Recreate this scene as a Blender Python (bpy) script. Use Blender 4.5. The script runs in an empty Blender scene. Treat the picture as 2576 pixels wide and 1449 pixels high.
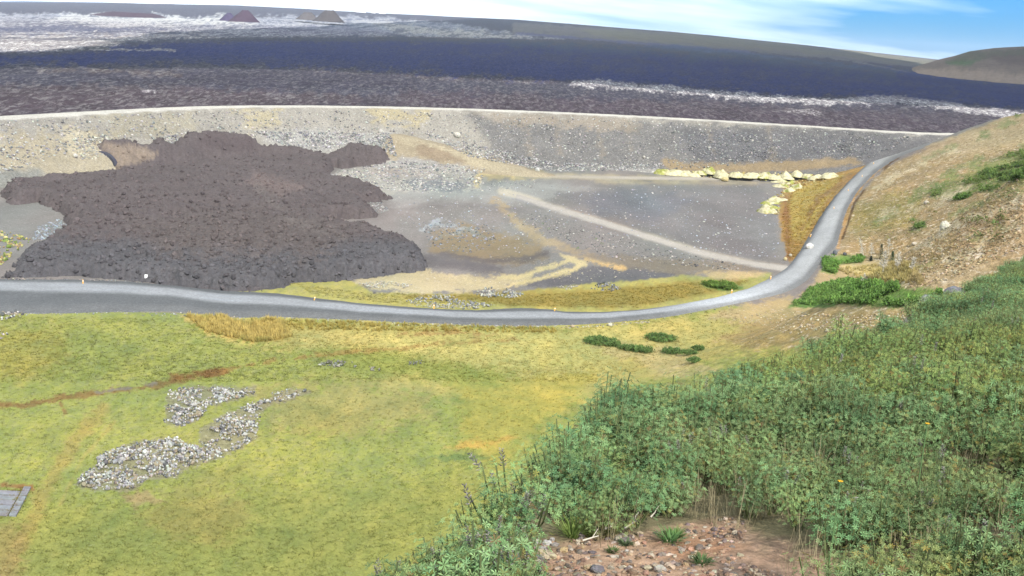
import bpy, math, random
import numpy as np
from mathutils import Matrix, Vector

random.seed(7)
RG = np.random.default_rng(7)
SC = bpy.context.scene
COL = SC.collection
R = math.radians

# ------------------------------------------------------------------ camera
# picture coordinates below are read off the photograph at 2576 x 1449
W, H_ = 2576.0, 1449.0
FP = 2762.0
CAMZ = 60.0
PITCH = R(12.94); ROLL = R(3.56)
fwd = np.array([0, math.cos(PITCH), -math.sin(PITCH)])
up0 = np.array([0, math.sin(PITCH), math.cos(PITCH)])
rx0 = np.array([1.0, 0, 0])
cx = rx0*math.cos(ROLL) + up0*math.sin(ROLL)
cy = -rx0*math.sin(ROLL) + up0*math.cos(ROLL)
cam_d = bpy.data.cameras.new('camera'); cam = bpy.data.objects.new('camera', cam_d); COL.objects.link(cam)
cam_d.sensor_width = 36; cam_d.lens = 36*FP/W; cam_d.clip_start = 0.1; cam_d.clip_end = 60000
cam.matrix_world = Matrix(((cx[0], cy[0], -fwd[0], 0), (cx[1], cy[1], -fwd[1], 0), (cx[2], cy[2], -fwd[2], CAMZ), (0, 0, 0, 1)))
SC.camera = cam
SC.render.resolution_x = 1024; SC.render.resolution_y = 576

# ------------------------------------------------------------------ world, sun, exposure
SUN_EL, SUN_AZ = R(40), R(150)          # azimuth clockwise from +Y (the view direction)
sun_dir = np.array([math.sin(SUN_AZ)*math.cos(SUN_EL), math.cos(SUN_AZ)*math.cos(SUN_EL), math.sin(SUN_EL)])
world = bpy.data.worlds.new('World'); SC.world = world; world.use_nodes = True
wn = world.node_tree.nodes; wl = world.node_tree.links; wn.clear()
wo = wn.new('ShaderNodeOutputWorld'); bg = wn.new('ShaderNodeBackground')
sky = wn.new('ShaderNodeTexSky'); sky.sky_type = 'NISHITA'; sky.sun_disc = False
sky.sun_elevation = SUN_EL; sky.sun_rotation = SUN_AZ
sky.altitude = 60; sky.air_density = 1.0; sky.dust_density = 0.6; sky.ozone_density = 2.0
bg.inputs['Strength'].default_value = 0.11
tc = wn.new('ShaderNodeTexCoord'); sp = wn.new('ShaderNodeSeparateXYZ'); wl.new(tc.outputs['Generated'], sp.inputs[0])
def wmath(op, a, b=None, c=None):
    n = wn.new('ShaderNodeMath'); n.operation = op
    for i, v in enumerate((a, b, c)):
        if v is None: continue
        if isinstance(v, (int, float)): n.inputs[i].default_value = v
        else: wl.new(v, n.inputs[i])
    return n.outputs[0]
zz = wmath('ADD', wmath('ABSOLUTE', sp.outputs['Z']), 0.07)
px = wmath('DIVIDE', sp.outputs['X'], zz); py = wmath('DIVIDE', sp.outputs['Y'], zz)
cb = wn.new('ShaderNodeCombineXYZ')
wl.new(wmath('ADD', wmath('MULTIPLY', px, 0.30), wmath('MULTIPLY', py, 0.10)), cb.inputs[0])
wl.new(wmath('ADD', wmath('MULTIPLY', py, 0.40), wmath('MULTIPLY', px, -0.28)), cb.inputs[1])
cn = wn.new('ShaderNodeTexNoise'); cn.inputs['Scale'].default_value = 1.15; cn.inputs['Detail'].default_value = 4; cn.inputs['Roughness'].default_value = 0.48
wl.new(cb.outputs[0], cn.inputs['Vector'])
# cloud cover thins towards the right of the view (east), thicker west
cov = wmath('SUBTRACT', wmath('MULTIPLY', cn.outputs['Fac'], 1.25), wmath('MULTIPLY', sp.outputs['X'], 1.05))
mr = wn.new('ShaderNodeMapRange'); mr.inputs['From Min'].default_value = 0.24; mr.inputs['From Max'].default_value = 0.80
wl.new(cov, mr.inputs['Value'])
mx = wn.new('ShaderNodeMix'); mx.data_type = 'RGBA'
tn = wn.new('ShaderNodeMix'); tn.data_type = 'RGBA'; tn.blend_type = 'MULTIPLY'; tn.inputs['Factor'].default_value = 1.0
wl.new(sky.outputs[0], tn.inputs['A']); tn.inputs['B'].default_value = (.12, .42, .92, 1)
wl.new(mr.outputs[0], mx.inputs['Factor']); wl.new(tn.outputs['Result'], mx.inputs['A'])
mx.inputs['B'].default_value = (7.6, 8.4, 9.0, 1)
wl.new(mx.outputs['Result'], bg.inputs['Color']); wl.new(bg.outputs[0], wo.inputs['Surface'])

sl = bpy.data.lights.new('sun', 'SUN'); sl.energy = 4.6; sl.angle = R(0.55); sl.color = (1.0, 0.965, 0.91)
so = bpy.data.objects.new('sun', sl); COL.objects.link(so)
so.rotation_euler = Vector(sun_dir.tolist()).to_track_quat('Z', 'Y').to_euler(); so.location = (0, 0, 400)
vs = SC.view_settings; SC.display_settings.display_device = 'sRGB'
vs.view_transform = 'Standard'; vs.look = 'None'; vs.gamma = 1.0; vs.use_curve_mapping = False
vs.exposure = 0.88

# ------------------------------------------------------------------ number helpers
_tab = RG.random((256, 256))
def vnoise(x, y, seed=0):
    x = np.asarray(x, float) + seed*17.31; y = np.asarray(y, float) + seed*9.77
    xi = np.floor(x).astype(int); yi = np.floor(y).astype(int)
    fx = x-xi; fy = y-yi; fx = fx*fx*(3-2*fx); fy = fy*fy*(3-2*fy)
    a = _tab[xi & 255, yi & 255]; b = _tab[(xi+1) & 255, yi & 255]
    c = _tab[xi & 255, (yi+1) & 255]; d = _tab[(xi+1) & 255, (yi+1) & 255]
    return (a*(1-fx)+b*fx)*(1-fy) + (c*(1-fx)+d*fx)*fy
def fbm(x, y, oct=4, seed=0, rough=0.5):      # about -1..1
    s = 0; a = 1; t = 0
    for o in range(oct):
        s = s + a*(vnoise(x, y, seed+o)*2-1); t += a; a *= rough
        x = np.asarray(x)*2.03; y = np.asarray(y)*2.03
    return s/t
def ridged(x, y, oct=4, seed=0):
    s = 0; a = 1; t = 0
    for o in range(oct):
        s = s + a*(1-np.abs(vnoise(x, y, seed+o)*2-1)); t += a; a *= 0.55
        x = np.asarray(x)*2.1; y = np.asarray(y)*2.1
    return s/t
def smooth(a, b, x):
    t = np.clip((x-a)/(b-a), 0, 1); return t*t*(3-2*t)
def lin(rgb, k=1.0):
    c = np.array(rgb, float)/255
    return np.where(c <= 0.04045, c/12.92, ((c+0.055)/1.055)**2.4)*k
def ray(u, v):
    u = np.asarray(u, float); v = np.asarray(v, float)
    a = (u-W/2)/FP; b = -(v-H_/2)/FP
    return fwd + a[..., None]*cx + b[..., None]*cy
def at_z(u, v, z):
    d = ray(u, v); t = (z-CAMZ)/d[..., 2]
    return np.stack([d[..., 0]*t, d[..., 1]*t], -1)
def project(x, y, z):
    p = np.stack([x, y, z-CAMZ], -1)
    f = np.maximum(p@fwd, 0.05)
    return W/2 + FP*(p@cx)/f, H_/2 - FP*(p@cy)/f
def seg_dist(x, y, P):
    """nearest distance to an open polyline, signed (+ left of travel), with arc parameter"""
    best = np.full(x.shape, 1e18); sg = np.ones(x.shape); par = np.zeros(x.shape)
    acc = 0
    for i in range(len(P)-1):
        ax, ay = P[i][:2]; bx, by = P[i+1][:2]
        dx, dy = bx-ax, by-ay; L2 = dx*dx+dy*dy+1e-12; L = math.sqrt(L2)
        tr = ((x-ax)*dx+(y-ay)*dy)/L2
        t = np.clip(tr, 0, 1)
        qx = x-ax-t*dx; qy = y-ay-t*dy; d2 = qx*qx+qy*qy
        m = d2 < best
        best = np.where(m, d2, best)
        sg = np.where(m, np.where(dx*(y-ay)-dy*(x-ax) >= 0, 1.0, -1.0), sg)
        par = np.where(m, acc+t*L, par); acc += L
    return np.sqrt(best), sg, par
def poly_sd(x, y, P):
    """signed distance to a closed polygon, negative inside"""
    best = np.full(x.shape, 1e18); ins = np.zeros(x.shape, bool); n = len(P)
    for i in range(n):
        ax, ay = P[i]; bx, by = P[(i+1) % n]
        dx, dy = bx-ax, by-ay; L2 = dx*dx+dy*dy+1e-12
        t = np.clip(((x-ax)*dx+(y-ay)*dy)/L2, 0, 1)
        qx = x-ax-t*dx; qy = y-ay-t*dy
        best = np.minimum(best, qx*qx+qy*qy)
        if ay != by:
            c = ((ay > y) != (by > y)) & (x < (bx-ax)*(y-ay)/(by-ay)+ax)
            ins ^= c
    d = np.sqrt(best); return np.where(ins, -d, d)
def resample(P, step):
    P = np.array(P, float); L = np.r_[0, np.cumsum(np.linalg.norm(np.diff(P, axis=0), axis=1))]
    n = max(2, int(L[-1]/step)+1); s = np.linspace(0, L[-1], n)
    return np.stack([np.interp(s, L, P[:, k]) for k in range(P.shape[1])], 1)
def smooth_line(P, step, it=3):
    Q = resample(P, step)
    for _ in range(it):
        Q[1:-1] = (Q[:-2]+2*Q[1:-1]+Q[2:])/4
    return Q

# ------------------------------------------------------------------ object helpers
def tag(o, label=None, cat=None, group=None, kind=None):
    if label: o['label'] = label
    if cat: o['category'] = cat
    if group: o['group'] = group
    if kind: o['kind'] = kind
    return o
def mesh_np(name, co, quads=None, tris=None, mat=None, col=None, spk=None, parent=None, smooth_=True):
    me = bpy.data.meshes.new(name)
    fs = []; tot = []
    if quads is not None and len(quads): fs.append(np.asarray(quads).ravel()); tot.append(np.full(len(quads), 4))
    if tris is not None and len(tris): fs.append(np.asarray(tris).ravel()); tot.append(np.full(len(tris), 3))
    li = np.concatenate(fs).astype(np.int32); lt = np.concatenate(tot).astype(np.int32)
    me.vertices.add(len(co)); me.vertices.foreach_set('co', np.asarray(co, np.float32).ravel())
    me.loops.add(len(li)); me.loops.foreach_set('vertex_index', li)
    me.polygons.add(len(lt)); me.polygons.foreach_set('loop_start', np.r_[0, np.cumsum(lt)[:-1]].astype(np.int32))
    me.polygons.foreach_set('use_smooth', np.full(len(lt), smooth_))
    me.update(calc_edges=True); me.validate()
    if col is not None:
        a = me.color_attributes.new('Col', 'FLOAT_COLOR', 'POINT')
        c = np.ones((len(co), 4), np.float32); c[:, :3] = col; a.data.foreach_set('color', c.ravel())
    if spk is not None:
        a = me.attributes.new('spk', 'FLOAT', 'POINT'); a.data.foreach_set('value', np.asarray(spk, np.float32))
    o = bpy.data.objects.new(name, me); COL.objects.link(o)
    if mat: me.materials.append(mat)
    if parent: o.parent = parent
    return o
def empty(name, loc=(0, 0, 0), rz=0.0):
    o = bpy.data.objects.new(name, None); COL.objects.link(o); o.location = loc; o.rotation_euler = (0, 0, rz); o.empty_display_size = .3
    return o
def grid_faces(nr, nc, keep=None):
    i = np.arange(nr*nc).reshape(nr, nc)
    q = np.stack([i[:-1, :-1], i[:-1, 1:], i[1:, 1:], i[1:, :-1]], -1).reshape(-1, 4)
    if keep is not None:
        k = keep.ravel()[q]; q = q[k.any(1)]
    return q
def compact(co, q, *attrs):
    u = np.unique(q); m = np.full(len(co), -1); m[u] = np.arange(len(u))
    return co[u], m[q], [a[u] for a in attrs]
def fan(th0, th1, nth, deps, h):
    """terrain sampling: azimuths by look-down angles of a nominal plane h metres below the eye"""
    th = np.linspace(th0, th1, nth); D = h/np.tan(deps)
    TH, DD = np.meshgrid(th, D)
    return TH, DD, DD*np.sin(TH), DD*np.cos(TH)

# ------------------------------------------------------------------ materials
def new_mat(name):
    m = bpy.data.materials.new(name); m.use_nodes = True
    nt = m.node_tree; nt.nodes.clear(); return m, nt.nodes, nt.links
def nmath(nn, ll, op, a, b=None, c=None, clamp=False):
    n = nn.new('ShaderNodeMath'); n.operation = op; n.use_clamp = clamp
    for i, v in enumerate((a, b, c)):
        if v is None: continue
        if isinstance(v, (int, float)): n.inputs[i].default_value = v
        else: ll.new(v, n.inputs[i])
    return n.outputs[0]
def noise_n(nn, ll, scale, detail=4, rough=.6, vec=None, dist=0):
    n = nn.new('ShaderNodeTexNoise'); n.inputs['Scale'].default_value = scale; n.inputs['Detail'].default_value = detail
    n.inputs['Roughness'].default_value = rough; n.inputs['Distortion'].default_value = dist
    if vec is not None: ll.new(vec, n.inputs['Vector'])
    return n.outputs['Fac']
def mixc(nn, ll, f, a, b, blend='MIX'):
    m = nn.new('ShaderNodeMix'); m.data_type = 'RGBA'; m.blend_type = blend
    for s, v in (('Factor', f), ('A', a), ('B', b)):
        if isinstance(v, (int, float)): m.inputs[s].default_value = v
        elif isinstance(v, (tuple, list)): m.inputs[s].default_value = (*v, 1)
        else: ll.new(v, m.inputs[s])
    return m.outputs['Result']
def mapr(nn, ll, v, a, b, c=0.0, d=1.0):
    m = nn.new('ShaderNodeMapRange'); ll.new(v, m.inputs['Value'])
    for s, x in (('From Min', a), ('From Max', b), ('To Min', c), ('To Max', d)): m.inputs[s].default_value = x
    return m.outputs[0]
def terrain_mat(name, fine=1.5, coarse=.15, var=.5, bump=.6, bdist=.3, spk_scale=1.1, spk_col=(.55, .53, .48), dark=.35, rough=.95, spk_lo=.60, spk_hi=.68, stretch=None, grain=.22, gscale=5.0):
    m, nn, ll = new_mat(name)
    out = nn.new('ShaderNodeOutputMaterial'); bs = nn.new('ShaderNodeBsdfPrincipled'); ll.new(bs.outputs[0], out.inputs[0])
    bs.inputs['Roughness'].default_value = rough; bs.inputs['Specular IOR Level'].default_value = .15
    geo = nn.new('ShaderNodeNewGeometry'); pos = geo.outputs['Position']
    if stretch:
        mp_ = nn.new('ShaderNodeMapping'); mp_.inputs['Scale'].default_value = stretch; ll.new(pos, mp_.inputs['Vector']); pos = mp_.outputs[0]
    at = nn.new('ShaderNodeAttribute'); at.attribute_name = 'Col'
    ak = nn.new('ShaderNodeAttribute'); ak.attribute_name = 'spk'
    n1 = noise_n(nn, ll, fine, 7, .72, pos); n2 = noise_n(nn, ll, coarse, 5, .6, pos)
    f1 = mapr(nn, ll, n1, .3, .7, 1-var, 1+var); f2 = mapr(nn, ll, n2, .3, .7, 1-var*.35, 1+var*.35)
    k = nmath(nn, ll, 'MULTIPLY', f1, f2)
    n5 = noise_n(nn, ll, gscale, 2, .8, pos); k = nmath(nn, ll, 'MULTIPLY', k, mapr(nn, ll, n5, .3, .7, 1-grain, 1+grain))
    vm = nn.new('ShaderNodeVectorMath'); vm.operation = 'SCALE'; ll.new(at.outputs['Color'], vm.inputs[0]); ll.new(k, vm.inputs['Scale'])
    n3 = noise_n(nn, ll, spk_scale, 5, .75, pos, .4)
    s = mapr(nn, ll, n3, spk_lo, spk_hi); s = nmath(nn, ll, 'MULTIPLY', s, ak.outputs['Fac'], clamp=True)
    c = mixc(nn, ll, s, vm.outputs[0], spk_col)
    n4 = noise_n(nn, ll, spk_scale*1.3+.37, 4, .7, pos)
    s2 = mapr(nn, ll, n4, .36, .28); s2 = nmath(nn, ll, 'MULTIPLY', nmath(nn, ll, 'MULTIPLY', s2, dark), nmath(nn, ll, 'ADD', ak.outputs['Fac'], .02), clamp=True)
    c = mixc(nn, ll, s2, c, (.02, .018, .016))
    ll.new(c, bs.inputs['Base Color'])
    bp = nn.new('ShaderNodeBump'); bp.inputs['Strength'].default_value = bump; bp.inputs['Distance'].default_value = bdist
    ll.new(n1, bp.inputs['Height']); ll.new(bp.outputs[0], bs.inputs['Normal'])
    return m
def vc_mat(name, var=.3, scale=3, rough=.9, attr='Col', transl=0.0, bump=0.0, col=None):
    m, nn, ll = new_mat(name)
    out = nn.new('ShaderNodeOutputMaterial'); bs = nn.new('ShaderNodeBsdfPrincipled')
    bs.inputs['Roughness'].default_value = rough; bs.inputs['Specular IOR Level'].default_value = .2
    geo = nn.new('ShaderNodeNewGeometry')
    n1 = noise_n(nn, ll, scale, 5, .65, geo.outputs['Position'])
    k = mapr(nn, ll, n1, .3, .7, 1-var, 1+var)
    vm = nn.new('ShaderNodeVectorMath'); vm.operation = 'SCALE'; ll.new(k, vm.inputs['Scale'])
    if col is None:
        at = nn.new('ShaderNodeAttribute'); at.attribute_name = attr; ll.new(at.outputs['Color'], vm.inputs[0])
    else: vm.inputs[0].default_value = col
    ll.new(vm.outputs[0], bs.inputs['Base Color'])
    if bump:
        bp = nn.new('ShaderNodeBump'); bp.inputs['Strength'].default_value = bump; bp.inputs['Distance'].default_value = .1
        ll.new(n1, bp.inputs['Height']); ll.new(bp.outputs[0], bs.inputs['Normal'])
    if transl:
        tr = nn.new('ShaderNodeBsdfTranslucent'); ll.new(vm.outputs[0], tr.inputs[0])
        mi = nn.new('ShaderNodeMixShader'); mi.inputs[0].default_value = transl
        ll.new(bs.outputs[0], mi.inputs[1]); ll.new(tr.outputs[0], mi.inputs[2]); ll.new(mi.outputs[0], out.inputs[0])
    else: ll.new(bs.outputs[0], out.inputs[0])
    return m

M = {}
M['ground'] = terrain_mat('ground_soil', 1.6, .12, .20, .3, .12, 1.3, (.50, .50, .47), .35)
M['hill'] = terrain_mat('hillside_soil', .7, .06, .40, .8, .5, .5, (.55, .47, .36), .3, spk_lo=.54, spk_hi=.66, grain=.3, gscale=3)
M['berm'] = terrain_mat('embankment_fill', 1.3, .10, .36, .9, .5, 1.0, (.60, .57, .50), .5)
M['lava'] = terrain_mat('fresh_lava', 1.1, .05, .30, .8, .5, .5, (.20, .19, .19), .7, spk_lo=.56, spk_hi=.7)
M['field'] = terrain_mat('old_lava', .42, .02, .34, 1.0, 1.6, .30, (.60, .58, .54), .8, spk_lo=.50, spk_hi=.60, stretch=(1, .16, 2.0), grain=.3, gscale=1.6)
M['road'] = terrain_mat('road_gravel', 1.6, .15, .24, .3, .1, 2.5, (.42, .44, .46), .2)
M['near'] = terrain_mat('red_scoria_soil', 9, 1.2, .35, .9, .05, 14, (.42, .36, .30), .5)
M['rock'] = vc_mat('lichen_rock', .35, 5, .95, bump=.5)
M['grass'] = vc_mat('grass_blades', .22, .4, .9, transl=.45)
M['mound'] = terrain_mat('moss_heap', .8, .2, .35, .8, .3, 1.0, (.62, .60, .42), .3)
K = .40                                            # albedo for a colour read off the photograph

# ------------------------------------------------------------------ terrain functions
crest_px = [(-420, 322, 19), (-200, 307, 19.5), (0, 293, 20), (150, 285, 20.4), (300, 277, 20.7), (450, 269, 21), (600, 265, 21.5), (800, 265, 22), (1000, 268, 22.5),
            (1200, 273.5, 23), (1400, 281, 23.5), (1600, 290.5, 24), (1800, 301.5, 24.7), (2000, 313.5, 25.3), (2200, 326.5, 26), (2330, 334.5, 26.5), (2420, 335, 27)]
crest = []
for u, v, z in crest_px:
    x, y = at_z(u, v, z); crest.append((x, y, z))
crest = smooth_line(crest, 6, 6)
cs = np.r_[0, np.cumsum(np.linalg.norm(np.diff(crest[:, :2], axis=0), axis=1))]

anch = []
for u, v in [(-300, 1449), (0, 1449), (0, 1100), (0, 850), (-300, 900), (400, 1250), (800, 1449), (800, 1050), (1200, 1150), (1500, 930), (1800, 860), (1900, 790), (1050, 880), (450, 880),
             (0, 620), (400, 620), (800, 620), (1200, 620), (1500, 620), (1800, 640), (1880, 560), (1600, 500), (1300, 480), (900, 480), (300, 480), (1900, 470), (1960, 560), (1965, 650),
             (2150, 800), (2100, 730), (1960, 760), (2250, 800), (1930, 500)]:
    x, y = at_z(u, v, 0.0); anch.append((x, y, 0.0))
for u, v, z in [(1990, 680, 0), (2050, 640, 1.5), (2080, 580, 4), (2110, 530, 7), (2150, 470, 11), (2200, 425, 15.5), (2250, 395, 19), (2320, 365, 23), (2400, 341, 26.5),
                (2576, 290, 40.5), (2576, 400, 29), (2576, 620, 18), (2400, 600, 12.5), (2300, 700, 4), (2200, 640, 3.6), (2120, 560, 4.6), (2300, 450, 18.5), (2480, 312, 33),
                (2180, 690, 1.0), (2450, 480, 21), (2250, 560, 9.5), (2010, 600, 0.8), (2060, 480, 4), (2130, 440, 10), (2020, 440, 1.2), (2700, 560, 26), (2750, 400, 36), (2800, 300, 52)]:
    x, y = at_z(u, v, z); anch.append((x, y, z))
for p in [(235, 545, 20), (215, 620, 8), (330, 560, 30), (300, 640, 10), (60, 650, 0), (-100, 650, 0), (-300, 600, 0), (120, 150, 28), (260, 250, 80), (330, 420, 75), (150, 60, 40)]:
    anch.append(p)
anch = np.array(anch, float)
def _phi(r2): return np.where(r2 > 1e-9, 0.5*r2*np.log(np.maximum(r2, 1e-9)), 0)
_S = 100.0; _A = anch[:, :2]/_S
_n = len(_A); _Kx = _phi(((_A[:, None]-_A[None])**2).sum(-1)) + np.eye(_n)*0.002
_P = np.c_[np.ones(_n), _A]
_sol = np.linalg.solve(np.block([[_Kx, _P], [_P.T, np.zeros((3, 3))]]), np.r_[anch[:, 2], 0, 0, 0])
def rbf_exact(x, y):
    sh = np.shape(x); x = np.ravel(x)/_S; y = np.ravel(y)/_S
    o = _sol[_n] + _sol[_n+1]*x + _sol[_n+2]*y
    for i in range(_n): o = o + _sol[i]*_phi((x-_A[i, 0])**2+(y-_A[i, 1])**2)
    return o.reshape(sh)
_gx = np.arange(-560, 561, 4.0); _gy = np.arange(-10, 1010, 4.0); _GX, _GY = np.meshgrid(_gx, _gy); _RB = rbf_exact(_GX, _GY)
def bilin(G, gx, gy, x, y):
    fx = np.clip((x-gx[0])/(gx[1]-gx[0]), 0, len(gx)-1.001); fy = np.clip((y-gy[0])/(gy[1]-gy[0]), 0, len(gy)-1.001)
    i = fx.astype(int); j = fy.astype(int); a = fx-i; b = fy-j
    return (G[j, i]*(1-a)+G[j, i+1]*a)*(1-b) + (G[j+1, i]*(1-a)+G[j+1, i+1]*a)*b
def rbf(x, y): return bilin(_RB, _gx, _gy, np.asarray(x, float), np.asarray(y, float))
def softpos(z, k=.8): return np.where(z > 20*k, z, k*np.log1p(np.exp(np.clip(z/k, -30, 30))))
def base_z(x, y):
    z = softpos(rbf(x, y)-.7)
    hill = smooth(1.0, 6.0, z)
    z = z + .35*fbm(x/38, y/38, 3, 3) + .10*fbm(x/5, y/5, 3, 5)*(1+2.5*hill) + hill*.5*fbm(x/14, y/14, 4, 8)
    # shallow bowl left of the basin centre, shallow dips on the pad
    b = at_z(1215, 600, 0); r = np.hypot((x-b[0])/26, (y-b[1])/40)
    z = z - 2.0*np.exp(-r**2*1.6) + 1.3*np.exp(-((r-1.25)/.28)**2)
    return z
ramp = [(*at_z(985, 336, 12.5), 12.5), (*at_z(1060, 350, 11.0), 11.0), (*at_z(1220, 392, 6.0), 6.0), (*at_z(1330, 428, 2.0), 2.0), (*at_z(1430, 446, -.8), -.8)]
ramp = resample(ramp, 5); ramp_s = np.r_[0, np.cumsum(np.linalg.norm(np.diff(ramp[:, :2], axis=0), axis=1))]
def berm_z(x, y):
    d, s, p = seg_dist(x, y, crest); cz = np.interp(p, cs, crest[:, 2])
    wob = 1.2*fbm(x/16, y/16, 3, 21)
    return cz - np.maximum(0, d-6.5+0*s)/1.42 - 0.10*np.clip(d, 0, 5) + np.where(d > 6, wob*smooth(6, 12, d), 0), d*s, p
def ramp_z(x, y):
    d, s, p = seg_dist(x, y, ramp); cz = np.interp(p, ramp_s, ramp[:, 2])
    return cz - np.maximum(0, d-4)/2.1 + .5*fbm(x/7, y/7, 3, 31)
def inner_z(x, y):
    b = base_z(x, y); z, sd, p = berm_z(x, y)
    return np.maximum(np.maximum(b, z), ramp_z(x, y))
_hx = np.arange(-380, 400, 1.5); _hy = np.arange(60, 700, 1.5); _HX, _HY = np.meshgrid(_hx, _hy); _HC = {}
def hit(pts, fn=inner_z, off=0.0, t0=70, t1=900):
    """march rays through picture points on to a height function"""
    if fn in (inner_z, base_z):
        if fn not in _HC: _HC[fn] = fn(_HX, _HY)
        G = _HC[fn]; ex = fn; fn = lambda x, y: bilin(G, _hx, _hy, x, y)
    else: ex = fn
    if len(pts) > 3000:
        return np.concatenate([hit(pts[i:i+3000], ex, off, t0, t1) for i in range(0, len(pts), 3000)])
    d = ray([p[0] for p in pts], [p[1] for p in pts]); n = len(pts)
    NS = 360; ts = np.geomspace(t0, t1, NS); T = ts[None].repeat(n, 0)
    X = d[:, 0:1]*T; Y = d[:, 1:2]*T; Z = CAMZ + d[:, 2:3]*T
    below = Z < fn(X, Y)+off
    i = np.argmax(below, 1); i = np.where(below.any(1), i, NS-1)
    lo = ts[np.maximum(i-1, 0)]; hi = ts[i]
    for _ in range(12):
        m = (lo+hi)/2; b = CAMZ+d[:, 2]*m < fn(d[:, 0]*m, d[:, 1]*m)+off
        hi = np.where(b, m, hi); lo = np.where(b, lo, m)
    r = np.stack([d[:, 0]*hi, d[:, 1]*hi, CAMZ+d[:, 2]*hi], 1)
    if ex is not fn: r[:, 2] = ex(r[:, 0], r[:, 1])+off
    return r

# far land: silhouette read off the photograph, 7.5 km away
sil = [(-600, 2), (-200, 4), (0, 4), (300, 6), (600, 12), (852, 26), (1050, 36), (1292, 47), (1500, 63), (1724, 81), (2009, 110), (2364, 149), (2600, 172), (3200, 215)]
DF = 7500.0
_th = []; _zs = []
for u, v in sil:
    d = ray(u, v); _th.append(math.atan2(d[0], d[1])); _zs.append(CAMZ + DF*d[2]/math.hypot(d[0], d[1]))
def field_z(x, y):
    D = np.hypot(x, y); th = np.arctan2(x, y)
    zs = np.interp(th, _th, _zs)
    t = np.clip((D-1300)/(DF-1300), 0, 1); z = 14.5 + (zs-14.5)*t**1.15
    z = z + np.clip((D-1300)/2500, 0, 1)*8*fbm(x/600, y/600, 4, 41)*(1-.9*t)
    near = np.clip(1.4-(D/2600), .15, 1)
    z = z + 1.3*near*(ridged(x/34, y/34, 4, 44)-.55)*2 + 1.5*near*fbm(x/6, y/6, 3, 47) + .8*near*(vnoise(x/1.7, y/1.7, 48)-.5) + 1.3*fbm(x/150, y/150, 3, 49)
    z = z + np.clip((D-2000)/2000, 0, 1)*(1-t)*10*(ridged(x/230, y/120, 4, 45)-.55)
    return z

# ------------------------------------------------------------------ map of soil colours
# (kind, points, rgb as seen, feather, edge wobble, speckle or None)
LAY = []
def area(P, rgb, fe=6, wob=6, spk=None, op=1.0): LAY.append(('a', P, rgb, fe, wob, spk, op))
def stroke(P, rgb, w=6, fe=4, wob=3, spk=None, op=1.0): LAY.append(('s', P, rgb, fe, wob, spk, op, w))
def paint(x, y, z, base, spk0, layers):
    u, v = project(x, y, z)
    n1 = fbm(u/26, v/11, 4, 61, .6); n2 = fbm(u/7, v/3.5, 3, 66, .7)
    col = np.empty(u.shape+(3,)); col[:] = lin(base); sp_ = np.full(u.shape, float(spk0))
    for L in layers:
        P = np.array(L[1], float); fe, wob = L[3], L[4]; pad = fe+wob*2.2+ (L[7] if L[0] == 's' else 0)
        m = (u > P[:, 0].min()-pad) & (u < P[:, 0].max()+pad) & (v > P[:, 1].min()-pad) & (v < P[:, 1].max()+pad)
        if not m.any(): continue
        uu, vv = u[m], v[m]
        if L[0] == 'a': d = poly_sd(uu, vv, P)
        else: d = seg_dist(uu, vv, P)[0]-L[7]
        d = d + wob*(n1[m]*1.5+n2[m]*1.1)
        w = (1-smooth(-fe*.75, fe*.75, d))*L[6]*np.clip(.92+.35*n2[m], 0, 1)
        col[m] = col[m]*(1-w[:, None]) + lin(L[2])*w[:, None]
        if L[5] is not None: sp_[m] = sp_[m]*(1-w)+L[5]*w
    return col, sp_
def take():
    global LAY
    l, LAY = LAY, []
    return l
# --- basin, meadow and hillside
area([(-300, 420), (2200, 420), (2300, 380), (2120, 620), (2000, 700), (1100, 700), (-300, 760)], (150, 146, 146), 6, 4, .35)
area([(1980, 440), (2200, 405), (2330, 360), (2240, 400), (2140, 490), (2080, 560), (2010, 640), (1985, 665), (1965, 600), (1958, 520)], (188, 150, 78), 5, 6, .25)
area([(2000, 470), (2120, 440), (2060, 540), (2020, 600), (1995, 600), (1985, 520)], (205, 182, 95), 8, 8, .4)
stroke([(1975, 500), (1980, 600), (1985, 650)], (165, 120, 75), 7, 6, 6)
stroke([(2150, 440), (2060, 500), (2010, 590)], (165, 130, 78), 4, 6, 8)
area([(940, 480), (1100, 450), (1400, 455), (1500, 480), (1250, 520), (1000, 530)], (172, 172, 172), 20, 12, .6)
area([(780, 455), (900, 420), (1020, 400), (1220, 415), (1240, 455), (1180, 480), (960, 485), (870, 470)], (188, 184, 178), 8, 10, 1.0)
area([(1020, 455), (1100, 445), (1180, 460), (1160, 480), (1040, 478)], (140, 142, 150), 6, 8, .5)
area([(980, 430), (1080, 345), (1240, 400), (1400, 445), (1230, 455), (1190, 425), (1050, 405)], (196, 178, 140), 8, 8, .3)
stroke([(1200, 460), (1215, 430), (1290, 440)], (225, 205, 150), 7, 5, 6)
stroke([(1300, 441), (1500, 446), (1700, 449), (1850, 448), (1960, 452)], (200, 188, 160), 6, 7, 3, .2)
stroke([(1500, 458), (1700, 460), (1900, 462)], (190, 178, 155), 4, 6, 4)
area([(1400, 490), (1560, 470), (1900, 470), (1950, 500), (1955, 640), (1900, 655), (1700, 600), (1500, 540)], (140, 138, 142), 10, 8, .6)
area([(1450, 500), (1600, 480), (1750, 500), (1650, 560), (1500, 530)], (130, 132, 142), 20, 14, .4)
stroke([(1260, 480), (1330, 500), (1400, 525), (1520, 560), (1640, 598), (1760, 635), (1880, 662), (1975, 675)], (212, 203, 188), 8, 6, 2, .1)
stroke([(1240, 500), (1300, 560), (1400, 620), (1480, 650), (1530, 665)], (188, 170, 140), 10, 10, 14, .5)
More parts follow.
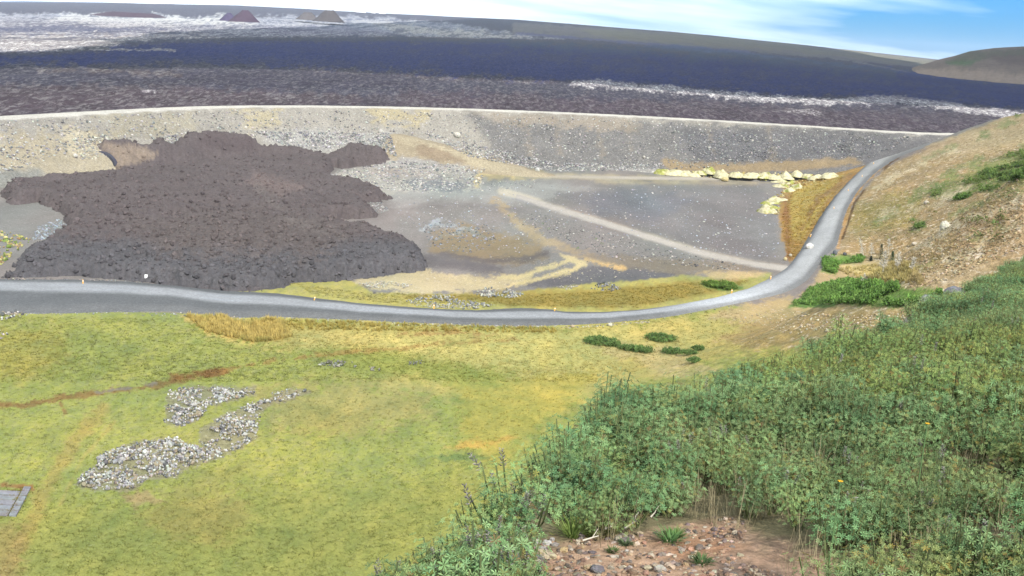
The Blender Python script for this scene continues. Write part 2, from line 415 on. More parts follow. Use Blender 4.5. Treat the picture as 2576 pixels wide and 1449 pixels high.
area([(990, 540), (1090, 500), (1200, 500), (1260, 540), (1330, 620), (1250, 680), (1090, 675), (1000, 620)], (150, 148, 148), 14, 12, .6)
area([(1090, 590), (1160, 560), (1280, 590), (1360, 620), (1370, 650), (1290, 665), (1150, 660), (1080, 630)], (158, 140, 112), 12, 10, .25)
stroke([(1120, 640), (1220, 655), (1330, 650), (1375, 635)], (115, 108, 108), 7, 8, 6)
area([(1010, 640), (1120, 640), (1260, 670), (1270, 690), (1180, 685), (1060, 670)], (122, 118, 122), 8, 6, .1)
stroke([(1060, 575), (1100, 560), (1160, 575)], (185, 195, 205), 4, 6, 9, 1.0)
stroke([(1100, 600), (1180, 580), (1230, 600)], (150, 155, 150), 5, 6, 9, 1.0)
area([(1320, 700), (1400, 690), (1470, 670), (1600, 665), (1750, 690), (1600, 715), (1450, 722), (1330, 722)], (118, 115, 122), 7, 6, .1)
area([(1450, 640), (1700, 650), (1880, 665), (1940, 685), (1700, 690), (1560, 672)], (150, 138, 125), 8, 8, .3)
area([(880, 705), (960, 690), (1080, 680), (1150, 690), (1240, 695), (1350, 690), (1320, 715), (1250, 728), (1100, 735), (950, 730)], (212, 198, 160), 6, 7, .7)
stroke([(1235, 695), (1300, 700), (1370, 675), (1440, 655), (1470, 660), (1440, 678), (1350, 702), (1280, 718)], (232, 212, 158), 5, 5, 5, .3)
stroke([(1410, 640), (1445, 655), (1470, 668)], (226, 208, 160), 6, 5, 5)
stroke([(1470, 650), (1530, 670), (1570, 675)], (222, 190, 130), 4, 4, 5)
# meadow north of the road
area([(560, 735), (715, 722), (730, 705), (880, 703), (940, 735), (1250, 740), (1480, 715), (1700, 695), (1850, 690), (1940, 685), (1930, 715), (1830, 745), (1650, 785), (1400, 790), (1000, 780), (700, 745)], (198, 190, 104), 4, 4, .05)
area([(1000, 745), (1300, 735), (1500, 725), (1800, 700), (1900, 700), (1800, 740), (1600, 775), (1350, 775)], (172, 152, 72), 10, 8, .1)
area([(885, 708), (1000, 700), (1240, 725), (1080, 738), (950, 728)], (214, 200, 165), 6, 8, .9)
area([(1750, 690), (1850, 680), (1935, 685), (1900, 700), (1800, 705)], (215, 190, 140), 6, 6, .5)
area([(1760, 712), (1830, 712), (1870, 725), (1830, 733), (1780, 722)], (125, 155, 72), 4, 5)
# meadow south of the road
area([(-400, 760), (0, 788), (300, 784), (500, 788), (700, 797), (1100, 812), (1300, 820), (1600, 805), (1850, 768), (2020, 800), (2200, 800), (1900, 1700), (-500, 1700)], (172, 178, 88), 3, 2, .05)
area([(-300, 1250), (300, 1280), (900, 1230), (1250, 1200), (1000, 1500), (-300, 1600)], (160, 165, 86), 60, 30)
area([(480, 800), (700, 800), (1100, 815), (1300, 822), (1600, 810), (1850, 775), (2000, 780), (1980, 880), (1700, 930), (1500, 1000), (1250, 1020), (950, 980), (1000, 900), (700, 880), (560, 850)], (208, 194, 114), 26, 22, .08)
area([(900, 840), (1300, 830), (1600, 830), (1500, 920), (1200, 935), (1000, 890)], (214, 203, 120), 24, 20, .05)
area([(1100, 940), (1500, 940), (1450, 1010), (1300, 1120), (1250, 1180), (1180, 1120), (1150, 1000)], (196, 184, 90), 30, 25)
area([(460, 796), (560, 795), (600, 812), (690, 800), (730, 850), (640, 862), (520, 835)], (224, 196, 112), 8, 12, .1)
area([(640, 985), (860, 960), (1080, 990), (1100, 1050), (900, 1090), (700, 1080)], (188, 174, 108), 30, 30, .1, .7)
area([(720, 1030), (850, 1020), (860, 1090), (740, 1095)], (152, 150, 82), 20, 20, None, .5)
area([(0, 830), (150, 820), (180, 900), (80, 960), (-100, 950)], (190, 172, 84), 36, 24, None, .5)
area([(800, 880), (960, 880), (1300, 940), (1250, 980), (900, 930)], (166, 172, 84), 26, 16)
stroke([(-50, 1022), (60, 1018), (160, 1000), (280, 985), (420, 965), (560, 935)], (150, 118, 66), 6, 5, 7)
stroke([(430, 950), (530, 937), (570, 932)], (150, 112, 62), 7, 6, 7)
stroke([(240, 988), (330, 975), (390, 965)], (140, 138, 128), 2.5, 3, 6)
stroke([(560, 932), (700, 905), (900, 885), (1100, 866), (1300, 850)], (178, 140, 78), 3, 5, 8, None, .7)
stroke([(1000, 842), (1150, 836), (1250, 845)], (180, 140, 84), 3, 4, 8, None, .7)
stroke([(150, 1010), (165, 1040)], (160, 124, 72), 3, 4, 4)
stroke([(260, 1030), (180, 1120), (110, 1240), (60, 1360), (0, 1449)], (186, 162, 92), 18, 16, 10, None, .6)
stroke([(290, 1060), (210, 1150), (150, 1270)], (196, 176, 100), 4, 5, 4, None, .5)
area([(-100, 1320), (60, 1330), (60, 1500), (-200, 1500)], (176, 152, 98), 30, 20, None, .6)
area([(430, 1240), (600, 1230), (640, 1300), (560, 1370), (430, 1350), (350, 1300)], (170, 152, 90), 34, 24, None, .5)
area([(300, 1240), (370, 1235), (420, 1262), (340, 1275)], (182, 162, 110), 8, 8)
area([(390, 1240), (460, 1210), (560, 1170), (640, 1160), (600, 1200), (500, 1255), (420, 1260)], (150, 152, 86), 14, 14, None, .6)
area([(0, 1215), (85, 1222), (85, 1232), (0, 1226)], (176, 128, 78), 4, 4)
for P in ([(1000, 1225), (1120, 1185), (1260, 1140)], [(1010, 1235), (1140, 1192), (1270, 1148)], [(900, 1320), (1050, 1275), (1180, 1250)], [(1150, 860), (1100, 880), (1040, 910)]):
    stroke(P, (136, 150, 72), 2, 3, 3, None, .6)
area([(1090, 1150), (1170, 1140), (1230, 1150), (1150, 1162)], (128, 150, 84), 8, 8)
area([(1120, 1130), (1190, 1105), (1290, 1100), (1240, 1125)], (210, 176, 88), 10, 10)
area([(1480, 870), (1700, 870), (1790, 930), (1700, 950), (1560, 900)], (206, 190, 128), 16, 14, .3)
# ground round the junction and foot of the hill
area([(1960, 752), (2030, 735), (2060, 700), (2090, 650), (2200, 600), (2500, 600), (2500, 760), (2300, 790), (2200, 830), (1980, 830), (1780, 800), (1860, 770)], (206, 184, 134), 10, 10, .7)
area([(1940, 790), (2150, 780), (2300, 790), (2200, 840), (1900, 880), (1800, 850)], (190, 166, 108), 20, 18, .5)
# hillside
area([(2110, 640), (2120, 560), (2160, 490), (2230, 420), (2300, 385), (2420, 335), (2700, 230), (2700, 700), (2400, 740), (2250, 640)], (186, 160, 112), 6, 5, .7)
area([(2330, 360), (2430, 335), (2700, 235), (2700, 320), (2500, 380), (2300, 410)], (196, 176, 140), 14, 10, .4)
area([(2150, 520), (2250, 480), (2330, 500), (2300, 560), (2180, 600), (2130, 580)], (176, 158, 92), 18, 14, .5)
area([(2400, 560), (2700, 420), (2700, 640), (2500, 660), (2400, 640)], (204, 174, 138), 24, 24, .8, .8)
area([(2260, 700), (2420, 640), (2500, 660), (2420, 740), (2300, 745)], (210, 184, 146), 14, 16, .6)
stroke([(2310, 620), (2420, 560), (2560, 500)], (224, 210, 182), 8, 12, 14, 1.0)
stroke([(2280, 680), (2330, 670), (2350, 650)], (222, 206, 140), 8, 8, 8, .6)
area([(2120, 670), (2200, 665), (2290, 690), (2270, 730), (2180, 705)], (226, 208, 142), 8, 8, .5)
for P in ([(2330, 470), (2420, 440), (2500, 400), (2600, 360), (2620, 440), (2520, 470), (2420, 500), (2350, 500)], [(2395, 480), (2450, 470), (2440, 500), (2400, 505)], [(2290, 555), (2330, 548), (2330, 575), (2300, 578)],
          [(2460, 430), (2576, 400), (2576, 450), (2480, 480)], [(2460, 350), (2490, 335), (2480, 352)], [(2540, 290), (2600, 278), (2600, 290), (2550, 296)], [(2340, 470), (2380, 455), (2380, 468)]):
    area(P, (122, 142, 72), 9, 12, .1, .8)
area([(2070, 650), (2110, 643), (2170, 645), (2175, 660), (2110, 665), (2100, 690), (2070, 680)], (118, 160, 66), 4, 5, 0)
area([(2040, 725), (2130, 700), (2180, 710), (2360, 730), (2370, 760), (2260, 775), (2150, 765), (1990, 770)], (118, 158, 68), 5, 7, 0)
area([(1990, 755), (2100, 765), (2080, 775), (2010, 772)], (112, 145, 70), 4, 4, 0)
# cut bank beside the climbing road: bare orange soil, dark brown line above it
stroke([(2108, 622), (2122, 575), (2136, 520), (2165, 470), (2215, 420), (2265, 388)], (206, 162, 100), 4, 3, 3, .2)
stroke([(2120, 600), (2135, 555), (2150, 510), (2175, 478)], (98, 72, 42), 2.6, 2, 2, 0)
stroke([(2225, 425), (2245, 405), (2262, 396)], (110, 82, 50), 3, 2, 2, 0)
for P in ([(420, 985), (500, 970), (640, 975), (640, 995), (600, 1005), (530, 1022), (505, 1052), (460, 1076), (412, 1062)],
          [(555, 1045), (680, 998), (690, 983), (735, 976), (780, 985), (740, 1003), (690, 1015), (650, 1038), (648, 1102), (600, 1135), (540, 1150), (505, 1125), (500, 1080)],
          [(185, 1218), (240, 1175), (250, 1148), (330, 1112), (440, 1102), (475, 1118), (530, 1128), (565, 1150), (480, 1175), (440, 1205), (380, 1205), (330, 1236), (230, 1234)]):
    area(P, (164, 158, 132), 4, 6, .9, .85)
for P in ([(2290, 500), (2340, 470), (2400, 430), (2470, 395)], [(2330, 400), (2400, 372)], [(2390, 545), (2470, 510), (2576, 470)], [(2200, 560), (2260, 530)], [(2440, 600), (2520, 575)], [(2480, 330), (2540, 312)]):
    stroke(P, (134, 150, 84), 7, 8, 16, .1, .75)
for P in ([(2200, 470), (2280, 430), (2400, 380)], [(2220, 540), (2340, 520), (2440, 470)], [(2330, 590), (2440, 540)], [(2380, 660), (2500, 600), (2576, 560)]):
    stroke(P, (226, 212, 178), 5, 8, 14, .9, .8)
GROUND_L = take()

print('terrain defs'); import time; T0 = time.time()
# ---- ground and hillside meshes
deps = np.linspace(R(34), R(5.2), 470)
TH, DD, X, Y = fan(R(-29), R(33), 900, deps, CAMZ)
Z = base_z(X, Y)
co = np.stack([X, Y, Z], -1).reshape(-1, 3)
colr, spk = paint(co[:, 0], co[:, 1], co[:, 2], (150, 146, 146), .3, GROUND_L); colr *= K
gm = np.clip((colr[:, 1]/np.maximum(colr[:, 2], 1e-4)-1.5)/.8, 0, 1)          # grassy ground gets a mown, mottled look
bm = fbm(co[:, 0]/14, co[:, 1]/38, 4, 187, .6); bw = (1-gm); colr *= (1+bw*.26*bm)[:, None]; colr[:, 0] *= 1+bw*.12*fbm(co[:, 0]/20, co[:, 1]/50, 3, 189); colr[:, 2] *= 1-bw*.11; colr[:, 0] *= 1+bw*.03
m1 = fbm(co[:, 0]/9, co[:, 1]/14, 4, 181, .6); m2 = fbm(co[:, 0]/1.6, co[:, 1]/3.2, 3, 183, .7); m3 = fbm(co[:, 0]/30+co[:, 1]/60, co[:, 1]/22, 3, 185)
colr *= (1+gm*(.16*m1+.22*m2+.10*m3))[:, None]; colr[:, 0] *= 1+gm*(.14*m1+.10*m2+.08*m3); colr[:, 2] *= 1-gm*.12*m1
q = grid_faces(*X.shape)
rz = rbf(co[:, 0], co[:, 1])
hillf = rz[q].mean(1) > 3.0
c1, q1, (a1, s1) = compact(co, q[~hillf], colr, spk)
tag(mesh_np('ground', c1, q1, mat=M['ground'], col=a1, spk=s1), 'flat basin floor of grey gravel and yellow green meadow', None, None, 'structure')
c1, q1, (a1, s1) = compact(co, q[hillf], colr, spk)
tag(mesh_np('hillside', c1, q1, mat=M['hill'], col=a1, spk=s1), 'stony tan hillside rising beside the climbing road', None, None, 'structure')
print('ground', time.time()-T0)

# ---- embankment in its own length and cross-section coordinates
area([(-300, 240), (2500, 240), (2500, 520), (-300, 520)], (184, 177, 162), 3, 0, .6)
area([(-300, 345), (230, 330), (300, 340), (330, 420), (250, 450), (-300, 470)], (202, 188, 154), 18, 30, .4, .8)
area([(-300, 430), (100, 425), (130, 500), (-300, 500)], (160, 160, 150), 14, 8, .2)
area([(170, 320), (230, 330), (240, 380), (180, 380), (160, 350)], (220, 208, 176), 10, 18, .6, .8)
area([(250, 290), (480, 290), (500, 330), (300, 350)], (192, 182, 152), 16, 28, .5, .7)
area([(590, 275), (700, 278), (720, 320), (620, 330)], (206, 192, 150), 14, 26, .5, .7)
area([(920, 275), (1080, 275), (1060, 310), (960, 312)], (208, 192, 146), 12, 24, .5, .75)
area([(640, 330), (1000, 330), (980, 400), (700, 390)], (190, 186, 176), 20, 16, 1.0)
area([(1180, 290), (2400, 330), (2400, 460), (1300, 460)], (136, 133, 129), 20, 14, .55)
area([(1700, 320), (2350, 345), (2300, 420), (1750, 420)], (122, 120, 120), 26, 14, .35)
area([(1200, 280), (1600, 300), (1600, 330), (1250, 310)], (176, 164, 146), 12, 12, .4)
for u in (1320, 1395, 1500, 1575, 1780, 1930):
    stroke([(u, 300), (u+8, 350), (u+16, 390)], (176, 160, 136), 5, 8, 10, None, .4)
area([(1665, 400), (1800, 412), (1950, 405), (2150, 398), (2170, 412), (2000, 432), (1800, 436), (1680, 428)], (176, 154, 118), 6, 6, .15)
stroke([(1150, 425), (1400, 437), (1650, 432)], (186, 182, 172), 8, 6, 5, 1.0)
area([(-300, 270), (0, 290), (0, 305), (-300, 330)], (170, 166, 156), 6, 2)
BERM_L = take()
ss = np.arange(0, cs[-1], 1.25); dd = np.concatenate([np.linspace(-50, -7.6, 48), np.linspace(-6.9, 6.9, 14), np.linspace(7.6, 22, 10)])
cxp = np.interp(ss, cs, crest[:, 0]); cyp = np.interp(ss, cs, crest[:, 1]); 
tx = np.gradient(cxp); ty = np.gradient(cyp); L = np.hypot(tx, ty); tx /= L; ty /= L
DDm, SSi = np.meshgrid(dd, np.arange(len(ss)))
X = cxp[SSi]-ty[SSi]*DDm; Y = cyp[SSi]+tx[SSi]*DDm
bz, sd, p = berm_z(X, Y)
face = np.abs(DDm) > 7.2
Z = bz + np.where(face, .30*fbm(X/2.5, Y/2.5, 3, 71)+.5*fbm(X/7, Y/7, 3, 75), .08*fbm(X/3, Y/3, 2, 72)-.02)
co = np.stack([X, Y, Z], -1).reshape(-1, 3)
colr, spk = paint(co[:, 0], co[:, 1], co[:, 2], (172, 168, 158), .5, BERM_L)
cr = 1-smooth(4.6, 7.2, np.abs(DDm.ravel())+1.6*fbm(co[:, 0]/4, co[:, 1]/4, 2, 77))
side = smooth(450, 900, (SSi.ravel()*1.25))*0
colr = colr*(1-cr[:, None]) + lin((240, 234, 218))*1.0*cr[:, None]; spk *= (1-cr)
q = grid_faces(*X.shape)
tag(mesh_np('embankment', co, q, mat=M['berm'], col=colr*K, spk=spk), 'long curved protective embankment of rock fill with a pale gravel crest', 'embankment', None, None)
# ramp spur leaning on the embankment
sx = np.arange(0, ramp_s[-1], 1.3); dx_ = np.linspace(-34, 20, 44)
rxp = np.interp(sx, ramp_s, ramp[:, 0]); ryp = np.interp(sx, ramp_s, ramp[:, 1]); tx = np.gradient(rxp); ty = np.gradient(ryp); L = np.hypot(tx, ty); tx /= L; ty /= L
Dm, Si = np.meshgrid(dx_, np.arange(len(sx)))
X = rxp[Si]-ty[Si]*Dm; Y = ryp[Si]+tx[Si]*Dm
Z = ramp_z(X, Y)+.25*fbm(X/2.5, Y/2.5, 3, 33)-.05
area([(900, 330), (1450, 330), (1450, 500), (900, 500)], (188, 172, 142), 4, 2, .5)
area([(985, 335), (1060, 350), (1220, 395), (1330, 428), (1420, 446), (1300, 448), (1150, 405), (1040, 375)], (202, 188, 156), 6, 6, .15)
area([(1040, 360), (1120, 380), (1180, 405), (1100, 408), (1050, 390)], (168, 148, 122), 10, 10, .2)
area([(900, 395), (1050, 400), (1210, 430), (1150, 470), (900, 470)], (188, 184, 176), 10, 10, 1.0)
RAMP_L = take()
co = np.stack([X, Y, Z], -1).reshape(-1, 3); colr, spk = paint(co[:, 0], co[:, 1], co[:, 2], (190, 176, 146), .4, RAMP_L)
tag(mesh_np('earth_ramp', co, grid_faces(*X.shape), mat=M['berm'], col=colr*K, spk=spk), 'sloping tan earth ramp leaning against the long embankment', 'ramp')
print('berm', time.time()-T0)

# ---- lava field beyond the embankment
area([(-300, 205), (2700, 290), (2700, 400), (-300, 330)], (104, 96, 104), 12, 10, .10)
area([(-300, 212), (500, 215), (900, 240), (900, 262), (-300, 300)], (116, 104, 108), 12, 14, .15)
area([(1000, 225), (2000, 270), (2500, 320), (2300, 340), (1000, 290)], (112, 100, 108), 14, 14, .12)
area([(200, 180), (700, 175), (1000, 185), (1100, 220), (500, 215), (200, 200)], (84, 80, 98), 10, 8, .1)
area([(-300, 28), (560, 42), (900, 40), (1100, 55), (1290, 85), (1420, 98), (1200, 99), (1000, 92), (800, 94), (560, 96), (380, 98), (280, 108), (200, 122), (100, 134), (-300, 134)], (176, 180, 192), 4, 6, .9)
area([(-300, 62), (200, 66), (420, 72), (260, 80), (-300, 78)], (112, 120, 156), 3, 6, .3)
area([(180, 38), (560, 42), (640, 60), (300, 66), (120, 52)], (232, 232, 224), 4, 10, 1.0)
area([(0, 88), (500, 84), (560, 95), (150, 130), (0, 132)], (230, 226, 212), 4, 10, 1.0)
area([(640, 66), (900, 70), (1000, 86), (700, 88)], (150, 148, 172), 4, 8, .7)
area([(900, 50), (1280, 86), (1400, 97), (1200, 98), (1000, 80)], (206, 200, 188), 3, 8, 1.0)
area([(1000, 92), (1300, 98), (1700, 118), (1200, 104), (900, 97)], (120, 116, 118), 2, 2, 0)
area([(1290, 55), (1720, 83), (2020, 112), (2380, 152), (2330, 172), (2000, 140), (1700, 118), (1430, 97), (1290, 84)], (158, 152, 146), 3, 3, .05)
stroke([(1300, 84), (1600, 108), (1900, 132)], (124, 126, 164), 3, 3, 3)
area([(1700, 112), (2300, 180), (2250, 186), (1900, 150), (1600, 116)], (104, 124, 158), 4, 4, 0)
stroke([(1980, 130), (2150, 155), (2290, 183)], (150, 145, 140), 1.5, 2, 3, .3)
for P in ([(190, 124), (440, 126)], ):
    stroke(P, (200, 198, 180), 1.6, 1.2, 3, .8)
stroke([(1445, 209), (1520, 212), (1620, 219), (1750, 231), (1860, 242), (1960, 250), (2060, 254), (2130, 252), (2200, 249), (2300, 256), (2400, 268), (2500, 282), (2600, 292)], (206, 206, 202), 8, 4, 7, .9)
stroke([(2140, 247), (2220, 246), (2320, 258)], (174, 170, 164), 7, 3, 6, .7)
stroke([(1980, 277), (2010, 278), (2060, 284)], (160, 152, 152), 4, 4, 5, .5)
stroke([(360, 229), (392, 229)], (225, 222, 218), 2, 1.2, 2, .6)
stroke([(1300, 205), (1330, 208)], (190, 180, 180), 1.5, 1.5, 2, .6)
stroke([(750, 172), (950, 180), (1100, 195), (1400, 205)], (128, 118, 118), 4, 6, 8, .2)
stroke([(100, 175), (300, 178), (450, 190)], (122, 112, 108), 5, 6, 8, .2)
area([(-300, 136), (250, 128), (330, 100), (900, 97), (1290, 102), (1600, 122), (2300, 182), (2700, 225), (2700, 280), (2300, 256), (1900, 238), (1440, 205), (1000, 178), (800, 165), (400, 158), (-300, 165)], (36, 66, 158), 10, 14, .03, .95)  # blue of the cloud shadow painted into the lava colour along this band
stroke([(1445, 209), (1520, 212), (1620, 219), (1750, 231), (1860, 242), (1960, 250), (2060, 254), (2130, 252), (2200, 249), (2300, 256), (2400, 268), (2500, 282), (2600, 292)], (206, 206, 202), 8, 4, 7, .9)
stroke([(190, 124), (440, 126)], (200, 198, 180), 1.6, 1.2, 3, .8)
stroke([(-100, 138), (150, 134), (300, 106), (560, 99), (1000, 98), (1290, 104), (1600, 124), (1900, 146), (2250, 184)], (104, 108, 104), 5, 7, 9, .05, .75)
stroke([(1290, 112), (1600, 134), (1900, 158), (2250, 196)], (72, 104, 136), 7, 9, 12, .05, .6)  # fainter blue transition inside the painted cloud shade
area([(1450, 70), (1724, 86), (2020, 114), (2364, 153), (2330, 166), (2000, 132), (1700, 108), (1500, 92)], (172, 168, 138), 4, 5, 0, .85)
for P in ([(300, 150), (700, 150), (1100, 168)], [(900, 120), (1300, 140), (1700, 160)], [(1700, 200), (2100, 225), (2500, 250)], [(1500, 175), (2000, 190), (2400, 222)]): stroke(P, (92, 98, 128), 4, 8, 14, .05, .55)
FIELD_L = take()
deps = np.r_[np.linspace(R(6.4), R(2.2), 190), np.linspace(R(2.18), R(.36), 115)]
TH, DD, X, Y = fan(R(-30), R(31), 1000, deps, 45.0)
DD = np.maximum.accumulate(DD, 0)
Z = field_z(X, Y)
bz, sd, p = berm_z(X, Y)
nearb = 1-smooth(8, 60, sd); 
Z = np.where(sd < 70, np.minimum(Z, np.interp(p, cs, crest[:, 2])-2.2-nearb*1.0), Z)
co = np.stack([X, Y, Z], -1).reshape(-1, 3)
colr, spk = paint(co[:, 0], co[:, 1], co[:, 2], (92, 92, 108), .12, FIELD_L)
inside = (sd > 4).ravel() | ((p.ravel() > cs[-1]-1))
q = grid_faces(*X.shape); q = q[inside[q].all(1)]
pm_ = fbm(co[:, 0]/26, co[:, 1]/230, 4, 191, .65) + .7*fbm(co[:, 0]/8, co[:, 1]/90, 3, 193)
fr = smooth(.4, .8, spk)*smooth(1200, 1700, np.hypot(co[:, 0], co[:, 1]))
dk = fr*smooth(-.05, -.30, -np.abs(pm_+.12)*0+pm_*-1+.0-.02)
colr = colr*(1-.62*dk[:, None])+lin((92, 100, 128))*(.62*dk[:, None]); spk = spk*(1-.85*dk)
nr = smooth(1500, 700, np.hypot(co[:, 0], co[:, 1])); colr *= (1+nr*.30*fbm(co[:, 0]/11, co[:, 1]/60, 4, 195, .6))[:, None]
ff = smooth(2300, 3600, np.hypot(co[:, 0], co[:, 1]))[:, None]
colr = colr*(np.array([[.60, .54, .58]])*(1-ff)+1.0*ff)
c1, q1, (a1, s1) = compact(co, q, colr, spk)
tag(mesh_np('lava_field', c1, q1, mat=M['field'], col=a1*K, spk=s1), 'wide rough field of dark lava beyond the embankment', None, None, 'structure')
print('field', time.time()-T0)

# ---- the lava lobe inside the embankment
lobe_px = [(5, 492), (8, 478), (40, 466), (75, 460), (110, 453), (200, 450), (285, 444), (296, 425), (285, 400), (262, 380), (250, 366), (275, 358), (325, 360), (385, 367), (400, 350), (412, 364), (440, 372), (452, 345), (480, 337), (530, 338),
           (600, 344), (635, 352), (655, 369), (720, 372), (790, 380), (815, 394), (838, 379), (880, 369), (930, 369), (962, 375), (988, 400), (965, 410), (930, 417), (900, 419), (860, 426), (842, 421), (826, 440), (805, 449), (845, 459),
           (900, 467), (950, 480), (982, 500), (960, 508), (905, 511), (932, 525), (950, 547), (915, 549), (855, 553), (822, 563), (860, 580), (945, 583), (962, 600), (1000, 618), (1042, 630), (1065, 652), (1080, 672), (1040, 684), (1000, 689),
           (940, 697), (900, 701), (800, 708), (725, 712), (712, 721), (670, 727), (600, 732), (540, 731), (480, 725), (400, 714), (330, 707), (250, 700), (180, 696), (100, 698), (40, 697), (10, 698), (60, 643), (102, 625), (140, 602), (176, 572), (165, 545),
           (132, 524), (90, 510), (40, 515), (15, 503)]
lobe = hit(lobe_px)[:, :2]
area([(-50, 330), (1100, 330), (1100, 740), (-50, 740)], (112, 101, 100), 3, 0, .12)
area([(0, 600), (1100, 600), (1100, 740), (0, 740)], (104, 101, 104), 30, 20, .2)
area([(330, 560), (700, 520), (900, 560), (800, 640), (400, 640)], (114, 103, 100), 40, 30, .1)
area([(255, 360), (330, 362), (392, 382), (388, 402), (330, 412), (296, 425), (280, 395)], (158, 140, 124), 4, 6, .3)
area([(640, 430), (760, 470), (700, 490), (620, 460)], (132, 116, 112), 14, 10, .3)
stroke([(650, 470), (720, 550), (800, 575), (860, 590)], (126, 116, 112), 10, 16, 14, .3, .6)
area([(520, 330), (640, 345), (640, 380), (500, 370)], (104, 92, 92), 10, 8, .1)
LOBE_L = take()
deps = np.linspace(R(15.2), R(5.4), 290)
TH, DD, X, Y = fan(R(-27.5), R(-3), 640, deps, 55.0)
sdl = poly_sd(X.ravel(), Y.ravel(), lobe).reshape(X.shape) + 1.3*fbm(X/4, Y/4, 3, 81)+.9*fbm(X/11, Y/11, 2, 83)+1.3*fbm(X/1.6, Y/1.6, 3, 84)
keep = sdl < 3.0
T_ = np.full(X.shape, 0.0); T_[sdl < 8] = inner_z(X[sdl < 8], Y[sdl < 8])
th = np.where(sdl < 0, 3.2*(1-np.exp(sdl/1.8))+.7*np.exp(-((sdl+4.5)/2.5)**2), -np.minimum(1.5, sdl*.9))
deep = smooth(0, -12, sdl)
rug = (ridged(X/9, Y/9, 4, 85)-.55)*2.6 + .7*(vnoise(X/1.1, Y/1.1, 86)-.5) + .55*fbm(X/2.2, Y/2.2, 3, 88) + 1.1*fbm(X/26, Y/26, 3, 90)
Z = T_ + th + rug*np.where(sdl < 0, .35+.65*deep, .1)
co = np.stack([X, Y, Z], -1).reshape(-1, 3)
colr, spk = paint(co[:, 0], co[:, 1], co[:, 2], (112, 101, 100), .12, LOBE_L)
q = grid_faces(*X.shape); q = q[keep.ravel()[q].all(1)]
c1, q1, (a1, s1) = compact(co, q, colr, spk)
tag(mesh_np('lava_flow', c1, q1, mat=M['lava'], col=a1*K*[1.10, 1.12, 1.08], spk=s1), 'dark brown lobe of fresh lava spread inside the embankment down to the road', 'lava flow')
print('lobe', time.time()-T0)

# ---- roads
def strip(name, top, bot, n, m, lift, colfn, label, mat):
    top = smooth_line(top, 3, 4) if top is not None else None
    bot = smooth_line(bot, 3, 4)
    Lt = np.linspace(0, 1, n)
    f = lambda P: np.stack([np.interp(Lt, np.linspace(0, 1, len(P)), P[:, k]) for k in range(2)], 1)
    A = hit(f(top), base_z)[:, :2]; B = hit(f(bot), base_z)[:, :2]
    for Q in (A, B):
        for _ in range(4): Q[1:-1] = (Q[:-2]+2*Q[1:-1]+Q[2:])/4
    t = np.linspace(0, 1, m); TT, II = np.meshgrid(t, np.arange(n))
    jit = .03*fbm(II/6.0, TT*0, 3, 93)
    te = TT + jit*np.where(TT < .5, 1, -1)*(np.abs(TT-.5)*2)**2
    X = A[II, 0]*(1-te)+B[II, 0]*te; Y = A[II, 1]*(1-te)+B[II, 1]*te
    Z = base_z(X, Y) + lift*np.sin(np.clip(TT, 0, 1)*math.pi)**.6 + .02 - .12*((TT < .01) | (TT > .99))
    co = np.stack([X, Y, Z], -1).reshape(-1, 3)
    c = colfn(TT.ravel(), II.ravel()/n, co)
    return tag(mesh_np(name, co, grid_faces(n, m), mat=mat, col=c*K, spk=.15+0*TT.ravel()), label, None, None, 'structure'), co.reshape(n, m, 3)
rt = [(-150, 700), (0, 702), (200, 702), (330, 708), (430, 716), (520, 727), (600, 733), (700, 737), (800, 751), (900, 763), (1000, 771), (1100, 778), (1200, 781), (1300, 775), (1380, 778), (1410, 785), (1500, 787), (1600, 782), (1700, 769), (1800, 750), (1880, 727), (1930, 703), (1955, 690),
      (1985, 668), (2012, 630), (2035, 590), (2060, 548), (2090, 505), (2130, 460), (2175, 418), (2225, 385), (2290, 358), (2345, 342)]
rb = [(-150, 786), (0, 790), (150, 790), (300, 786), (430, 785), (520, 793), (590, 801), (660, 798), (760, 800), (900, 806), (1000, 811), (1100, 815), (1200, 819), (1300, 821), (1430, 819), (1520, 814), (1620, 805), (1700, 795), (1800, 775), (1880, 759), (1950, 744), (2000, 727), (2035, 703),
      (2060, 668), (2085, 636), (2108, 618), (2116, 575), (2130, 530), (2158, 480), (2200, 436), (2250, 402), (2320, 373), (2395, 345)]
def road_col(t, s, co):
    c = np.empty((len(t), 3)); c[:] = lin((120, 122, 122))
    mid = np.interp(s, [0, .2, .35, .6, .75, 1], [.28, .38, .48, .55, .5, .5])
    hw = np.interp(s, [0, .3, .7, .78, 1], [.16, .18, .22, .30, .26])
    d = np.abs(t-mid)/hw + .18*fbm(co[:, 0]/9, co[:, 1]/9, 3, 95)
    w = 1-smooth(.6, 1.3, d); c = c*(1-w[:, None])+lin((182, 184, 184))*w[:, None]
    for o in (-.38, .42):
        w = np.exp(-((t-mid-o*hw)/(.16*hw))**2)*(.5+.4*fbm(co[:, 0]/15, co[:, 1]/15, 3, 97)); w = np.clip(w, 0, 1)
        c = c*(1-w[:, None])+lin((190, 195, 200))*w[:, None]
    j = np.exp(-((s-.735)/.05)**2)*.95; c = c*(1-j[:, None])+lin((222, 226, 228))*j[:, None]
    hl = smooth(.70, .9, s)*np.exp(-((t-.5)/.33)**4)*.85; c = c*(1-hl[:, None])+lin((206, 206, 202))*hl[:, None]
    tp = smooth(.88, .99, s)*.8; c = c*(1-tp[:, None])+lin((196, 192, 182))*tp[:, None]
    # coarse grey verge on the meadow side
    e = smooth(.78, .9, t+.05*fbm(co[:, 0]/5, co[:, 1]/5, 3, 98)); c = c*(1-e[:, None]*.7)+lin((138, 138, 136))*e[:, None]*.7
    return c
road, RC = strip('road', rt, rb, 520, 15, .75, road_col, 'grey gravel road curving across the basin and climbing to the embankment crest', M['road'])
